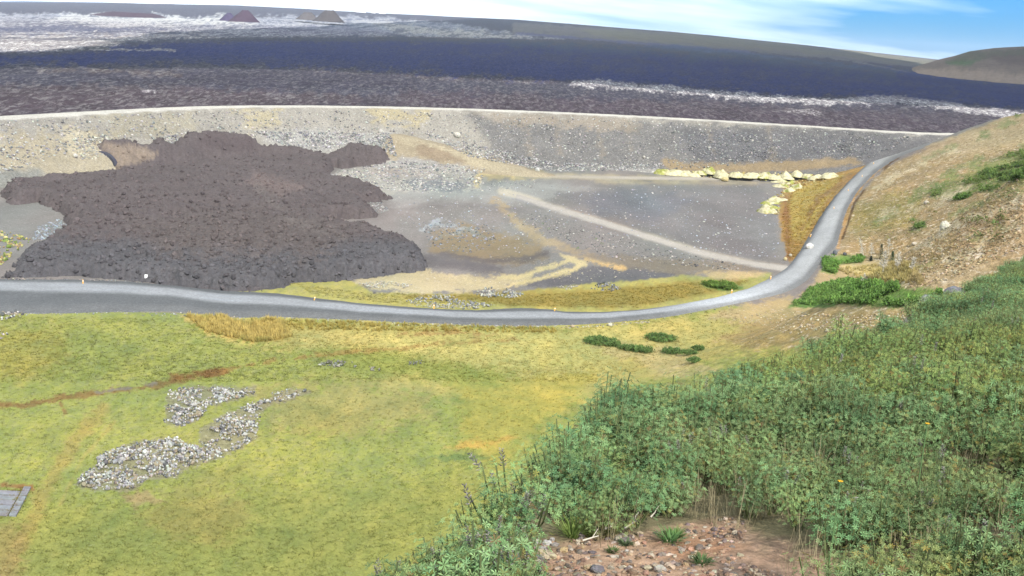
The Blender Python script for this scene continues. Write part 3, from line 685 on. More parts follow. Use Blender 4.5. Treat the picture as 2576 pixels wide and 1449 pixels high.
def track_col(t, s, co):
    c, _ = paint(co[:, 0], co[:, 1], co[:, 2], (150, 146, 146), .3, GROUND_L)
    w = ((np.sin(t*math.pi)**1.2)*.85*(.25+.75*smooth(.0, .45, s))*(.85+.3*fbm(co[:, 0]/7, co[:, 1]/18, 3, 99)))[:, None]
    return c*(1-w)+lin((214, 205, 190))*w
cl = smooth_line([(1300, 494), (1360, 512), (1420, 531), (1520, 560), (1640, 598), (1760, 635), (1880, 662), (1990, 676)], 8, 3)
strip('track', cl+[0, -7], cl+[-4, 9], 200, 9, .12, track_col, 'pale dirt track leading across the grey basin to the road junction', M['ground'])
cl = smooth_line([(1330, 442), (1500, 446), (1700, 449), (1850, 449), (1950, 455)], 8, 3)
strip('track', cl+[0, -5], cl+[0, 5], 160, 7, .10, track_col, 'faint tan track along the foot of the embankment', M['ground'])
print('roads', time.time()-T0)

# ---- far things: right-hand hill, blue ridge, cones
def dome_hill(name, pts, D0, D1, colr_, label, mat, seed, spk_=.2, wid=None, lay=None, foot=12.0):
    """a hill whose skyline follows pts (picture coords) at distance D0, falling to both sides"""
    us = np.linspace(pts[0][0], pts[-1][0], 260); vsx = np.interp(us, [p[0] for p in pts], [p[1] for p in pts])
    d = ray(us, vsx); h = np.hypot(d[:, 0], d[:, 1]); th = np.arctan2(d[:, 0], d[:, 1]); zt = CAMZ + D0*d[:, 2]/h
    k = np.linspace(-1, 1, 41); KK, I = np.meshgrid(k, np.arange(len(us)))
    Dm = D0 + KK*D1
    z = foot + (zt[I]-foot)*(np.cos(KK*math.pi/2)**1.25) 
    X = Dm*np.sin(th[I]); Y = Dm*np.cos(th[I]); Z = z + (zt[I]-foot)*.05*fbm(X/(D1*.12), Y/(D1*.12), 4, seed)*(1-np.exp(-(KK/.15)**2)) - 3*(np.abs(KK) > .98)
    co = np.stack([X, Y, Z], -1).reshape(-1, 3)
    c, s_ = paint(co[:, 0], co[:, 1], co[:, 2], colr_, spk_, lay or [])
    return tag(mesh_np(name, co, grid_faces(*X.shape), mat=mat, col=c*K, spk=s_), label, None, None, 'structure')
area([(2420, 130), (2600, 118), (2600, 160), (2480, 150), (2380, 158)], (140, 140, 108), 8, 6, 0)
area([(2380, 158), (2470, 150), (2440, 165)], (120, 156, 92), 5, 4)
area([(2250, 182), (2400, 172), (2600, 190), (2700, 230), (2400, 200)], (226, 200, 170), 8, 6)
area([(2480, 140), (2700, 130), (2700, 170), (2520, 165)], (150, 128, 112), 8, 8)
HL = take()
dome_hill('hills', [(2215, 190), (2260, 180), (2300, 169), (2335, 158), (2364, 149), (2400, 141), (2440, 129), (2500, 121), (2576, 117), (2700, 112), (2900, 105), (3200, 110)], 3600, 900, (176, 158, 136), 'brown rounded hill with green tinge on the skyline at the right', M['hill'], 101, .1, lay=HL, foot=16)
dome_hill('hills', [(-500, 12), (-200, 4), (60, 3), (250, 6), (420, 11), (640, 16), (760, 22), (860, 29), (1000, 42)], 13000, 3500, (108, 134, 170), 'long blue ridge far off on the skyline at the left', M['field'], 104, 0, foot=20)
def cone(u, vb, vt, wpx, D, rgb, label, crater=.18, side=None):
    d = ray(u, vb); h = math.hypot(d[0], d[1]); x0, y0 = D*d[0]/h, D*d[1]/h; z0 = CAMZ+D*d[2]/h
    zt = (vb-vt)/FP*D+5; r = wpx/2/FP*D
    a = np.linspace(0, 2*math.pi, 49)[:-1]; rr = np.linspace(0, 1.35, 22); A, RRR = np.meshgrid(a, rr)
    prof = np.where(RRR < crater, .86+.14*(RRR/crater)**2, np.clip(1-(RRR-crater)/(1-crater), -.4, 1)**1.0)
    prof = np.where(RRR > .8, prof*.9, prof)
    X = np.cos(A)*RRR*r*(1+.12*fbm(A*2, RRR*0, 3, 7)); Y = np.sin(A)*RRR*r
    Z = prof*zt*(1+.10*fbm(X/r*4, Y/r*4, 3, 9)) 
    co = np.stack([X, Y, Z], -1).reshape(-1, 3); n = 48
    i = np.arange(22*n).reshape(22, n); j = np.roll(i, -1, 1)
    q = np.stack([i[:-1], j[:-1], j[1:], i[1:]], -1).reshape(-1, 4)
    c = np.empty((len(co), 3)); c[:] = lin(rgb)
    o = mesh_np('volcanic_cone', co, q, mat=M['field'], col=c*K, spk=np.zeros(len(co))); o.location = (x0, y0, z0-5)
    return tag(o, label, 'crater cone', 'volcanic cones on the far lava plain')
cone(617, 47, 27, 66, 3400, (104, 84, 100), 'pointed dark reddish volcanic cone, tallest on the far lava plain')
cone(576, 46, 33, 40, 3450, (108, 96, 128), 'low dark shoulder cone just left of the reddish pointed cone')
cone(829, 43, 26, 60, 3600, (118, 112, 112), 'rounded grey volcanic cone right of the dark reddish one', .3)
cone(775, 41, 31, 46, 3700, (132, 126, 126), 'low pale grey hump just left of the rounded grey cone', .35)
cone(338, 41, 33, 200, 3600, (104, 84, 96), 'long low dark reddish ridge at the left of the far lava plain', .45)
print('far', time.time()-T0)

# ------------------------------------------------------------------ rocks
def ico():
    t = (1+5**.5)/2
    v = np.array([(-1, t, 0), (1, t, 0), (-1, -t, 0), (1, -t, 0), (0, -1, t), (0, 1, t), (0, -1, -t), (0, 1, -t), (t, 0, -1), (t, 0, 1), (-t, 0, -1), (-t, 0, 1)], float)
    v /= np.linalg.norm(v[0])
    f = np.array([(0, 11, 5), (0, 5, 1), (0, 1, 7), (0, 7, 10), (0, 10, 11), (1, 5, 9), (5, 11, 4), (11, 10, 2), (10, 7, 6), (7, 1, 8), (3, 9, 4), (3, 4, 2), (3, 2, 6), (3, 6, 8), (3, 8, 9), (4, 9, 5), (2, 4, 11), (6, 2, 10), (8, 6, 7), (9, 8, 1)])
    return v, f
def subdiv(v, f):
    v = list(map(tuple, v)); cache = {}; nf = []
    def mid(a, b):
        k = (min(a, b), max(a, b))
        if k not in cache:
            p = (np.array(v[a])+np.array(v[b]))/2; p /= np.linalg.norm(p); v.append(tuple(p)); cache[k] = len(v)-1
        return cache[k]
    for a, b, c in f:
        ab, bc, ca = mid(a, b), mid(b, c), mid(c, a); nf += [(a, ab, ca), (b, bc, ab), (c, ca, bc), (ab, bc, ca)]
    return np.array(v), np.array(nf)
IV, IF = ico(); IV2, IF2 = subdiv(IV, IF); IV3, IF3 = subdiv(IV2, IF2)
def rock_proto(sub=0, jag=.3):
    v, f = ((IV, IF), (IV2, IF2), (IV3, IF3))[sub]
    v = v*(1+jag*(RG.random((len(v), 1))*2-1))*(.75+.5*RG.random(3))
    return v*.5, f
STONES = [rock_proto(0, .28) for _ in range(8)]
def rotz(a):
    c, s = np.cos(a), np.sin(a); z = np.zeros_like(a); o = np.ones_like(a)
    return np.stack([np.stack([c, -s, z], -1), np.stack([s, c, z], -1), np.stack([z, z, o], -1)], -2)
def scatter(name, protos, pos, scale, cols, mat, parent=None, flat=1.0, smooth_=False):
    pos = np.asarray(pos); n = len(pos); which = RG.integers(0, len(protos), n); V = []; Fs = []; C = []; off = 0
    Rm = rotz(RG.random(n)*6.283)
    for k, (v, f) in enumerate(protos):
        m = np.where(which == k)[0]
        if not len(m): continue
        s = scale[m]; s = s[:, None] if s.ndim == 1 else s
        w = np.einsum('nij,vj->nvi', Rm[m], v)*s[:, None, :]*np.array([1, 1, flat]) + pos[m][:, None, :]
        V.append(w.reshape(-1, 3)); Fs.append((f[None]+(np.arange(len(m))*len(v))[:, None, None]).reshape(-1, f.shape[1])+off); off += len(m)*len(v)
        C.append(np.repeat(cols[m], len(v), 0))
    V = np.concatenate(V); F = np.concatenate(Fs); C = np.concatenate(C)
    return mesh_np(name, V, quads=F if F.shape[1] == 4 else None, tris=F if F.shape[1] == 3 else None, mat=mat, col=C, parent=parent, smooth_=smooth_)
def vary(rgb, n, amt=.25, k=K):
    c = np.empty((n, 3)); c[:] = lin(rgb, k); return c*(1+amt*(RG.random((n, 1))*2-1))*(1+.08*(RG.random((n, 3))*2-1))
def px_in(P, n):
    P = np.array(P, float); out = []
    while len(out) < n:
        u = RG.uniform(P[:, 0].min(), P[:, 0].max(), n*3); v = RG.uniform(P[:, 1].min(), P[:, 1].max(), n*3)
        ok = poly_sd(u, v, P) < 0; out += list(zip(u[ok], v[ok]))
    return out[:n]
# outcrops: thing > rock parts (largest), rubble for the rest
ROCKM = []
rock_meshes = {}
def rock_mesh(k, rgb, tint):
    key = (k, rgb, tint)
    if key not in rock_meshes:
        v, f = rock_proto(0, .32); o = mesh_np('rock', v, tris=f, mat=M['rock'], col=vary(rgb, len(v), .3), smooth_=False)
        me = o.data; bpy.data.objects.remove(o); rock_meshes[key] = me
    return rock_meshes[key]
def outcrop(P, n_part, n_rub, size, rgbs, label, group=None, moss=True, cat='rocks', height=.8):
    w = np.zeros((0, 3))
    while len(w) < n_part+n_rub:
        c_ = hit(px_in(P, (n_part+n_rub)*2), base_z); c_[:, :2] += RG.normal(0, .35*size, (len(c_), 2)); g = fbm(c_[:, 0]/2.2, c_[:, 1]/2.2, 3, 171) + .5*fbm(c_[:, 0]/.8, c_[:, 1]/.8, 2, 173)
        w = np.concatenate([w, c_[g > (-.20 if moss else -.35)]])
    w = w[:n_part+n_rub]
    hx = at_z(*np.mean(P, 0), 0); root = empty('rock_outcrop', (hx[0], hx[1], float(base_z(hx[0], hx[1])))); tag(root, label, cat, group)
    c = np.array([hx[0], hx[1], root.location[2]])
    lift = height*(fbm(w[:, 0]/3.5, w[:, 1]/3.5, 3, 111)*.5+.25)
    # low mound of mossy ground under the rocks
    for i in range(n_part):
        me = rock_mesh(int(RG.integers(0, 5)), rgbs[int(RG.integers(0, len(rgbs)))], int(RG.integers(0, 2)))
        o = bpy.data.objects.new('rock', me); COL.objects.link(o); o.parent = root
        s = size*(.40+1.25*RG.random()**2.6)
        o.location = (w[i]-c)+np.array([0, 0, max(lift[i], 0)-.05*s]); o.rotation_euler = RG.random(3)*6.28; o.scale = (s, s*(.6+.7*RG.random()), s*(.45+.6*RG.random()))
    if n_rub:
        idx = np.arange(n_part, n_part+n_rub); p = w[idx]-c; p[:, 2] += np.maximum(lift[idx], 0)*.8
        cc = np.concatenate([vary(rgbs[k % len(rgbs)], n_rub//len(rgbs)+1, .3) for k in range(len(rgbs))])[:n_rub]; RG.shuffle(cc)
        o = scatter('rubble', STONES, p, size*(.3+.5*RG.random(n_rub)), cc, M['rock'], root); o['kind'] = 'stuff'
    return root
LG = ((232, 230, 220), (176, 175, 172), (124, 124, 122), (178, 166, 138), (212, 210, 202))
upper = [(425, 985), (500, 972), (620, 978), (640, 990), (600, 1003), (530, 1020), (505, 1050), (460, 1072), (415, 1062), (425, 1030)]
arm = [(560, 1045), (680, 1000), (690, 985), (730, 978), (775, 985), (740, 1000), (690, 1012), (650, 1035), (650, 1060), (645, 1100), (600, 1130), (540, 1145), (510, 1120), (505, 1080)]
lower = [(190, 1215), (240, 1180), (250, 1150), (330, 1115), (440, 1105), (470, 1120), (530, 1130), (560, 1150), (480, 1170), (440, 1200), (380, 1200), (330, 1232), (230, 1230)]
outcrop(upper, 260, 700, .58, LG, 'grey white lichen covered lava rocks, upper patch in the meadow', 'lichen covered rock outcrops in the meadow')
outcrop(arm, 260, 650, .50, LG, 'diagonal arm of pale lichen rocks running up to the right in the meadow', 'lichen covered rock outcrops in the meadow')
outcrop(lower, 298, 1200, .60, LG, 'largest patch of grey white lichen rocks, lowest in the meadow', 'lichen covered rock outcrops in the meadow')
outcrop([(-60, 800), (0, 778), (40, 776), (62, 790), (30, 806), (-60, 815)], 60, 60, .7, LG, 'grey lichen rocks at the left edge just below the road')
outcrop([(-30, 830), (8, 832), (18, 845), (5, 858), (-30, 860)], 14, 20, .5, LG, 'tiny grey rock patch at the left edge of the meadow')
outcrop([(800, 918), (840, 908), (895, 915), (900, 928), (830, 928)], 30, 50, .5, ((150, 150, 140), (190, 188, 170), (130, 128, 110)), 'small low cluster of grey rocks in the middle of the meadow')
outcrop([(1020, 914), (1050, 908), (1070, 914), (1040, 920)], 8, 14, .4, ((150, 150, 140),), 'single tiny grey rock knot in the yellow meadow')
outcrop([(925, 925), (955, 925), (960, 935), (930, 936)], 6, 12, .4, ((160, 156, 140),), 'tiny pale rock knot right of the small rock cluster')
outcrop([(1020, 760), (1060, 745), (1130, 745), (1200, 762), (1240, 770), (1200, 779), (1100, 776), (1050, 770)], 150, 300, .55, ((218, 214, 190), (190, 190, 180), (150, 152, 150)), 'pale lichen boulders close above the road bend, left patch')
outcrop([(1190, 740), (1230, 724), (1280, 728), (1320, 742), (1290, 750), (1220, 748)], 110, 200, .55, ((222, 218, 196), (190, 190, 180), (150, 152, 150)), 'pale lichen boulders close above the road bend, right patch')
outcrop([(1485, 728), (1500, 716), (1530, 710), (1550, 716), (1566, 730), (1540, 735)], 60, 60, .6, ((140, 142, 140), (180, 180, 172), (110, 110, 110)), 'dark grey boulder heap at the edge of the far meadow')
outcrop([(1400, 722), (1440, 716), (1460, 720), (1430, 730)], 14, 60, .35, ((222, 216, 196), (190, 188, 180)), 'scattered small white stones left of the dark boulder heap')
outcrop([(900, 715), (960, 708), (1040, 716), (1020, 726), (930, 726)], 60, 260, .40, ((226, 220, 200), (200, 196, 180)), 'low pale stones in the sandy patch beside the lava front')
outcrop([(-40, 585), (20, 583), (60, 595), (75, 610), (50, 622), (20, 650), (5, 668), (-40, 670)], 80, 160, 1.0, ((226, 212, 150), (206, 200, 120), (190, 160, 110), (140, 160, 80)), 'cream and mossy yellow rocks at the left edge beside the lava', None)
print('outcrops', time.time()-T0)

# stones strewn over embankment, rubble fan, pad, hillside: uncountable
def strew(name, areas, label, mat=M['rock'], fn=inner_z):
    P = []; S = []; C = []
    for poly, n, s0, s1, rgbs in areas:
        w = hit(px_in(poly, n), fn); P.append(w)
        S.append(s0+(s1-s0)*RG.random(n)**2.5)
        cc = np.concatenate([vary(rgbs[k % len(rgbs)], n//len(rgbs)+1, .35) for k in range(len(rgbs))])[:n]; RG.shuffle(cc); C.append(cc)
    o = scatter(name, STONES, np.concatenate(P), np.concatenate(S), np.concatenate(C), mat, flat=.8)
    return tag(o, label, None, None, 'stuff')
GR = ((200, 198, 190), (168, 166, 162), (140, 140, 140), (224, 220, 208))
strew('riprap', [([(0, 305), (600, 275), (1000, 280), (1400, 293), (2300, 340), (2200, 395), (1700, 425), (1400, 432), (1000, 330), (640, 345), (450, 335), (260, 355), (0, 440)], 5200, .35, 1.2, GR),
                 ([(640, 330), (980, 335), (1000, 395), (930, 365), (830, 375), (720, 370)], 1700, .5, 1.4, GR),
                 ([(380, 345), (460, 335), (450, 360), (400, 365)], 160, .5, 1.3, GR),
                 ([(1180, 395), (1400, 433), (1660, 428), (1660, 412), (1400, 410), (1220, 370), (1060, 330)], 1900, .5, 1.3, GR),
                 ([(1700, 330), (2300, 350), (2200, 390), (1750, 400)], 1500, .4, 1.1, ((150, 150, 150), (120, 120, 124), (190, 188, 182))),
                 ([(180, 340), (300, 345), (290, 400), (200, 400)], 240, .5, 1.3, ((224, 218, 196), (190, 186, 176)))],
      'loose grey and white rocks strewn down the embankment face')
strew('rubble', [([(800, 450), (860, 428), (1000, 405), (1100, 410), (1220, 425), (1210, 465), (1160, 478), (980, 480), (900, 465)], 1900, .4, 1.3, GR),
                 ([(990, 455), (1200, 460), (1350, 450), (1340, 475), (1100, 486), (1000, 482)], 500, .3, 1.0, GR),
                 ([(940, 590), (1010, 590), (1010, 612), (960, 606)], 220, .3, .9, GR), ([(880, 512), (960, 508), (980, 530), (940, 540)], 220, .3, .9, GR),
                 ([(95, 570), (150, 550), (180, 575), (130, 600), (80, 605)], 320, .3, .8, ((186, 196, 200), (160, 168, 176))),
                 ([(1060, 560), (1230, 560), (1260, 610), (1180, 640), (1080, 620)], 420, .3, .9, ((170, 176, 184), (140, 144, 146), (112, 112, 112)))],
      'loose pale rubble fanning out where the lava meets the basin')
strew('gravel', [([(1000, 490), (1250, 470), (1960, 465), (1960, 650), (1700, 640), (1450, 560), (1300, 640), (1000, 560)], 1500, .22, .8, ((206, 212, 220), (170, 172, 178), (216, 210, 200))),
                 ([(1350, 530), (1700, 635), (1900, 670), (1850, 680), (1550, 655), (1300, 560)], 900, .25, .8, ((150, 150, 150), (206, 200, 190), (110, 108, 108))),
                 ([(1200, 640), (1500, 660), (1720, 690), (1400, 712)], 300, .2, .6, ((200, 190, 170), (140, 136, 132)))],
      'scattered pale stones on the grey basin floor')
strew('road_stones', [([(0, 784), (300, 781), (500, 788), (600, 796), (900, 801), (1300, 815), (1600, 803), (1850, 765), (1860, 772), (1600, 812), (1300, 824), (900, 811), (600, 805), (300, 791), (0, 794)], 900, .12, .5, ((170, 170, 168), (130, 130, 130), (200, 198, 190))),
                     ([(0, 700), (330, 704), (520, 724), (520, 732), (330, 712), (0, 708)], 260, .15, .7, ((150, 150, 150), (110, 108, 108), (190, 180, 160)))],
      'loose stones along the shoulders of the gravel road', fn=base_z)
strew('heap_rubble', [([(1655, 430), (1800, 432), (1960, 436), (2100, 440), (2080, 452), (2010, 478), (1960, 500), (1960, 540), (1920, 538), (1925, 515), (1980, 470), (1940, 454), (1800, 448), (1660, 441)], 900, .4, 1.5, ((236, 224, 170), (196, 176, 96), (220, 200, 130), (170, 130, 74)))],
      'loose cream and ochre rubble between the tipped heaps', fn=inner_z)
strew('scree', [([(2130, 600), (2150, 520), (2280, 420), (2430, 350), (2576, 300), (2576, 620), (2400, 700), (2300, 730), (2200, 620)], 5200, .18, .62, ((214, 198, 166), (196, 172, 132), (176, 150, 110), (206, 182, 140))),
                ([(1960, 780), (2080, 790), (2300, 790), (2200, 830), (1980, 840), (1820, 800)], 700, .2, .6, ((220, 208, 180), (190, 170, 130))),
                ([(960, 812), (1450, 822), (1620, 808), (1640, 812), (1450, 826), (960, 818)], 260, .2, .55, ((170, 168, 160), (216, 210, 190)))],
      'loose pale stones scattered down the tan hillside')
# rough blocks breaking up the lava lobe surface
zi = RG.integers(0, len(c1), 9000); pb = c1[zi]
tag(scatter('clinker', STONES, pb+np.array([0, 0, .1]), .25+1.5*RG.random(9000)**6, a1[zi]*K*[1.05, 1.05, 1.02]*(.7+.6*RG.random((9000, 1))), M['rock'], flat=.9), 'loose clinkery blocks littering the dark lava lobe', None, None, 'stuff')

# single boulders
def boulder(u, v, s, rgb, label, fn=inner_z, name='boulder', sub=2, group=None, flat=.85):
    w = hit([(u, v)], fn)[0]
    vv, f = rock_proto(sub, .06); n = vv/np.linalg.norm(vv, axis=1)[:, None]
    vv = vv*(1+.18*fbm(n[:, 0:1]*2+s, n[:, 1:2]*2+n[:, 2:3], 3, int(u) % 50))
    vv = vv*[1, .9, flat]
    o = mesh_np(name, vv*s, tris=f, mat=M['rock'], col=vary(rgb, len(vv), .12), smooth_=False); o.location = w+np.array([0, 0, s*(.5 if u == 2035 else .28)]); o.rotation_euler = (0, 0, random.random()*6)
    return tag(o, label, 'boulder', group)
boulder(2035, 630, 2.5, (250, 246, 236), 'big round white boulder on the left verge just above the road junction')
boulder(1150, 345, 3.4, (238, 232, 214), 'large white block on the embankment face above the earth ramp')
boulder(1352, 431, 2.4, (236, 232, 222), 'white boulder at the foot of the embankment where the ramp ends')
boulder(958, 335, 2.4, (226, 220, 206), 'pale boulder on the embankment face above the lava tip')
boulder(1822, 456, 3.0, (226, 208, 150), 'cream boulder standing alone on the track below the moss heaps')
boulder(1975, 655, 1.4, (232, 212, 160), 'small cream boulder at the inner corner of the road junction')
boulder(1988, 645, 1.2, (226, 216, 190), 'pale stone just above the inner corner of the junction')
boulder(2100, 640, 1.7, (120, 124, 128), 'dark grey boulder on the right verge above the junction')
boulder(2125, 642, 1.4, (132, 132, 134), 'second dark grey boulder right of the junction, beside the green patch')
boulder(2376, 577, 1.9, (236, 228, 206), 'white boulder half way up the stony hillside')
boulder(2330, 513, 1.6, (214, 206, 184), 'grey white boulder high on the hillside above the green patches', )
boulder(2300, 617, 1.6, (226, 214, 190), 'pale boulder on the hillside behind the dead saplings')
boulder(190, 396, 2.2, (240, 234, 218), 'pale block low on the left part of the embankment', )
boulder(1620, 398, 1.8, (222, 216, 200), 'pale boulder low on the middle of the embankment')
boulder(2400, 758, 3.2, (150, 146, 150), 'large purplish grey rock behind the edge of the green thicket', sub=2)
boulder(2328, 773, 2.6, (160, 160, 158), 'grey rock left of the large purplish rock behind the thicket')
boulder(1440, 823, .8, (214, 196, 160), 'small tan stone on the lower verge of the road bend')
boulder(1535, 820, 1.0, (226, 222, 196), 'small pale stone on the lower verge right of the tan one')

# heaps of pale mossy soil at the foot of the embankment
HEAPS = []
heaps = [(1666, 435, 7, 2.6, 1), (1700, 437, 7.5, 3.0, 0), (1735, 439, 7.5, 2.4, 0), (1762, 436, 6, 2.4, 1), (1787, 434, 6.5, 2.8, 1), (1814, 443, 9, 3.2, 0), (1854, 442, 7, 2.6, 0), (1890, 444, 7, 2.8, 0), (1924, 445, 7.5, 2.8, 1),
         (1952, 449, 5.5, 2.2, 0), (1975, 446, 7, 2.8, 0), (2004, 441, 6, 2.4, 0), (2032, 445, 5, 2.0, 1), (2056, 449, 7, 2.6, 0), (2092, 446, 6.5, 2.2, 0), (1966, 458, 6, 2.2, 0), (1968, 469, 5.6, 2.2, 0), (2006, 471, 6, 1.8, 0), (1988, 480, 5.6, 2.0, 0),
         (1990, 462, 5, 1.8, 1), (1958, 505, 6, 2.2, 0), (1940, 512, 5.4, 2.0, 1), (1940, 523, 6, 2.0, 1), (1931, 533, 6.6, 2.0, 0)]
for i, (u, v, wd, ht, g) in enumerate(heaps):
    w = hit([(u, v)], inner_z)[0]
    rr = np.linspace(0, 1, 9); a = np.linspace(0, 2*math.pi, 25)[:-1]; A, RRR = np.meshgrid(a, rr)
    ed = 1+.22*fbm(np.cos(A)*1.5+i*3, np.sin(A)*1.5, 3, 120)
    wd = wd*random.uniform(1.1, 1.5); ht = ht*random.uniform(.62, .95); ed = ed*(1+.2*np.sin(A*2+i))
    X = np.cos(A)*RRR*wd*.5*ed; Y = np.sin(A)*RRR*wd*.5*ed
    Z = ht*np.sqrt(np.clip(1-RRR**2, 0, 1))*(.9+.6*fbm(X*.35+i*3, Y*.35, 2, 122)) + .55*fbm(X*.9, Y*.9+i, 3, 124)*(1-RRR**4) - .45*RRR
    co = np.stack([X, Y, Z], -1).reshape(-1, 3); ii = np.arange(9*24).reshape(9, 24); j = np.roll(ii, -1, 1)
    q = np.stack([ii[:-1], ii[1:], j[1:], j[:-1]], -1).reshape(-1, 4)
    n = fbm(co[:, 0]*.6+i, co[:, 1]*.6, 3, 126); wgt = smooth(-.25 if g else .25, .15 if g else .5, n)[:, None]
    c = lin((238, 228, 184))*(1-wgt)+lin((178, 180, 92))*wgt; c = c*(.8+.5*vnoise(co[:, 0]*1.1+i, co[:, 1]*1.1, 9))[:, None]
    o = mesh_np('soil_heap', co, q, mat=M['mound'], col=c*K, spk=np.full(len(co), .5)); o.location = w
    o['green'] = g; HEAPS.append((u, v, o, g))
    tag(o, None, 'soil heap', 'tipped heaps of pale mossy soil')
ORD = ['first', 'second', 'third', 'fourth', 'fifth', 'sixth', 'seventh', 'eighth', 'ninth', 'tenth', 'eleventh', 'twelfth', 'thirteenth', 'fourteenth', 'fifteenth']
row = sorted([h for h in HEAPS if h[1] <= 450], key=lambda h: h[0]); clu = sorted([h for h in HEAPS if h[1] > 450], key=lambda h: h[1])
for k, h in enumerate(row): h[2]['label'] = '%s tipped heap, %s from the left in the row under the embankment' % ('green topped' if h[3] else 'cream', ORD[k])
for k, h in enumerate(clu): h[2]['label'] = '%s tipped heap, %s from the top in the cluster beside the green slope' % ('green topped' if h[3] else 'cream', ORD[k])
for h in HEAPS: del h[2]['green']

# the slab edge with a dark crack, left of the lava lobe
cp = hit([(250, 383), (262, 388), (275, 397), (285, 408), (290, 420)], inner_z)
X = []; 
for i, p in enumerate(cp):
    h = [.4, .8, 1.1, 1.1, .5][i]
    X += [p+[-.3, -.4, -.3], p+[-.1, -.2, h], p+[.7, .6, h*1.02], p+[1.2, 1.4, -.3]]
q = [[i*4+k, i*4+k+1, i*4+k+5, i*4+k+4] for i in range(4) for k in range(3)]
o = mesh_np('tilted_slab', np.array(X), q, mat=M['rock'], col=vary((88, 88, 98), 20, .1), smooth_=False)
tag(o, 'curved dark broken slab edge on the embankment left of the lava', 'slab')

# ------------------------------------------------------------------ meadow grass
def tuft_proto(nb, h, spread):
    V = []; F = []
    for i in range(nb):
        a = random.random()*6.28; l = h*(.6+.6*random.random()); r0 = random.random()*spread*.6; r1 = r0+spread*(.3+random.random()*.7); wd = .03+.03*random.random()
        c, s = math.cos(a), math.sin(a); b = len(V)
        V += [(c*r0-s*wd, s*r0+c*wd, 0), (c*r0+s*wd, s*r0-c*wd, 0), (c*r1, s*r1, l)]; F.append((b, b+1, b+2))
    return np.array(V), np.array(F)
TUFT = [tuft_proto(7, .15, .32) for _ in range(5)]; BIG = [tuft_proto(14, .55, .35) for _ in range(4)]
def grass(name, areas, label):
    P = []; S = []; C = []; 
    for poly, n, s0, s1, rgbs in areas:
        w = hit(px_in(poly, n), base_z); P.append(w); S.append(s0+(s1-s0)*RG.random(n))
        c, _ = paint(w[:, 0], w[:, 1], w[:, 2], (150, 146, 146), 0, GROUND_L)
        if rgbs is not None: c = .5*c+.5*lin(rgbs)
        C.append(c*K*(.95+.35*RG.random((n, 1))))
    return P, S, C, name, label
P, S, C, _, _ = grass('', [([(0, 795), (480, 795), (900, 810), (1400, 824), (1850, 775), (1960, 860), (1500, 1000), (1280, 1180), (1200, 1290), (870, 1449), (0, 1449)], 14000, .5, 1.1, None),
                           ([(0, 795), (900, 810), (1400, 824), (1850, 775), (1940, 860), (1500, 960), (0, 960)], 9000, .8, 1.6, None),
                           ([(730, 710), (900, 735), (1240, 745), (1500, 735), (1850, 700), (1900, 710), (1600, 775), (1300, 770), (1000, 765), (800, 745)], 3500, .7, 1.5, None),
                           ([(1990, 470), (2130, 435), (2070, 540), (2015, 640), (1985, 655), (1965, 560)], 1500, 1.2, 3.2, (214, 176, 84)),
                           ([(2120, 600), (2200, 470), (2420, 345), (2576, 290), (2576, 600), (2350, 690), (2200, 640)], 1800, .8, 2.4, (176, 166, 100))], '')
tag(scatter('grass', TUFT, np.concatenate(P), np.concatenate(S), np.concatenate(C), M['grass']), 'short yellow green meadow grass', None, None, 'stuff')
P, S, C, _, _ = grass('', [([(470, 797), (560, 795), (600, 812), (700, 802), (740, 850), (640, 862), (520, 835)], 900, 1.0, 2.2, (238, 214, 130)),
                           ([(700, 805), (1400, 826), (1400, 838), (700, 830)], 500, .8, 1.5, (210, 180, 90)),
                           ([(2100, 675), (2290, 660), (2330, 720), (2150, 700)], 500, .8, 1.8, (224, 206, 130))], '')
tag(scatter('dry_grass', BIG, np.concatenate(P), np.concatenate(S), np.concatenate(C)*1.25, M['grass']), 'taller dry yellow tussocks along the meadow edge', None, None, 'stuff')
print('grass', time.time()-T0)

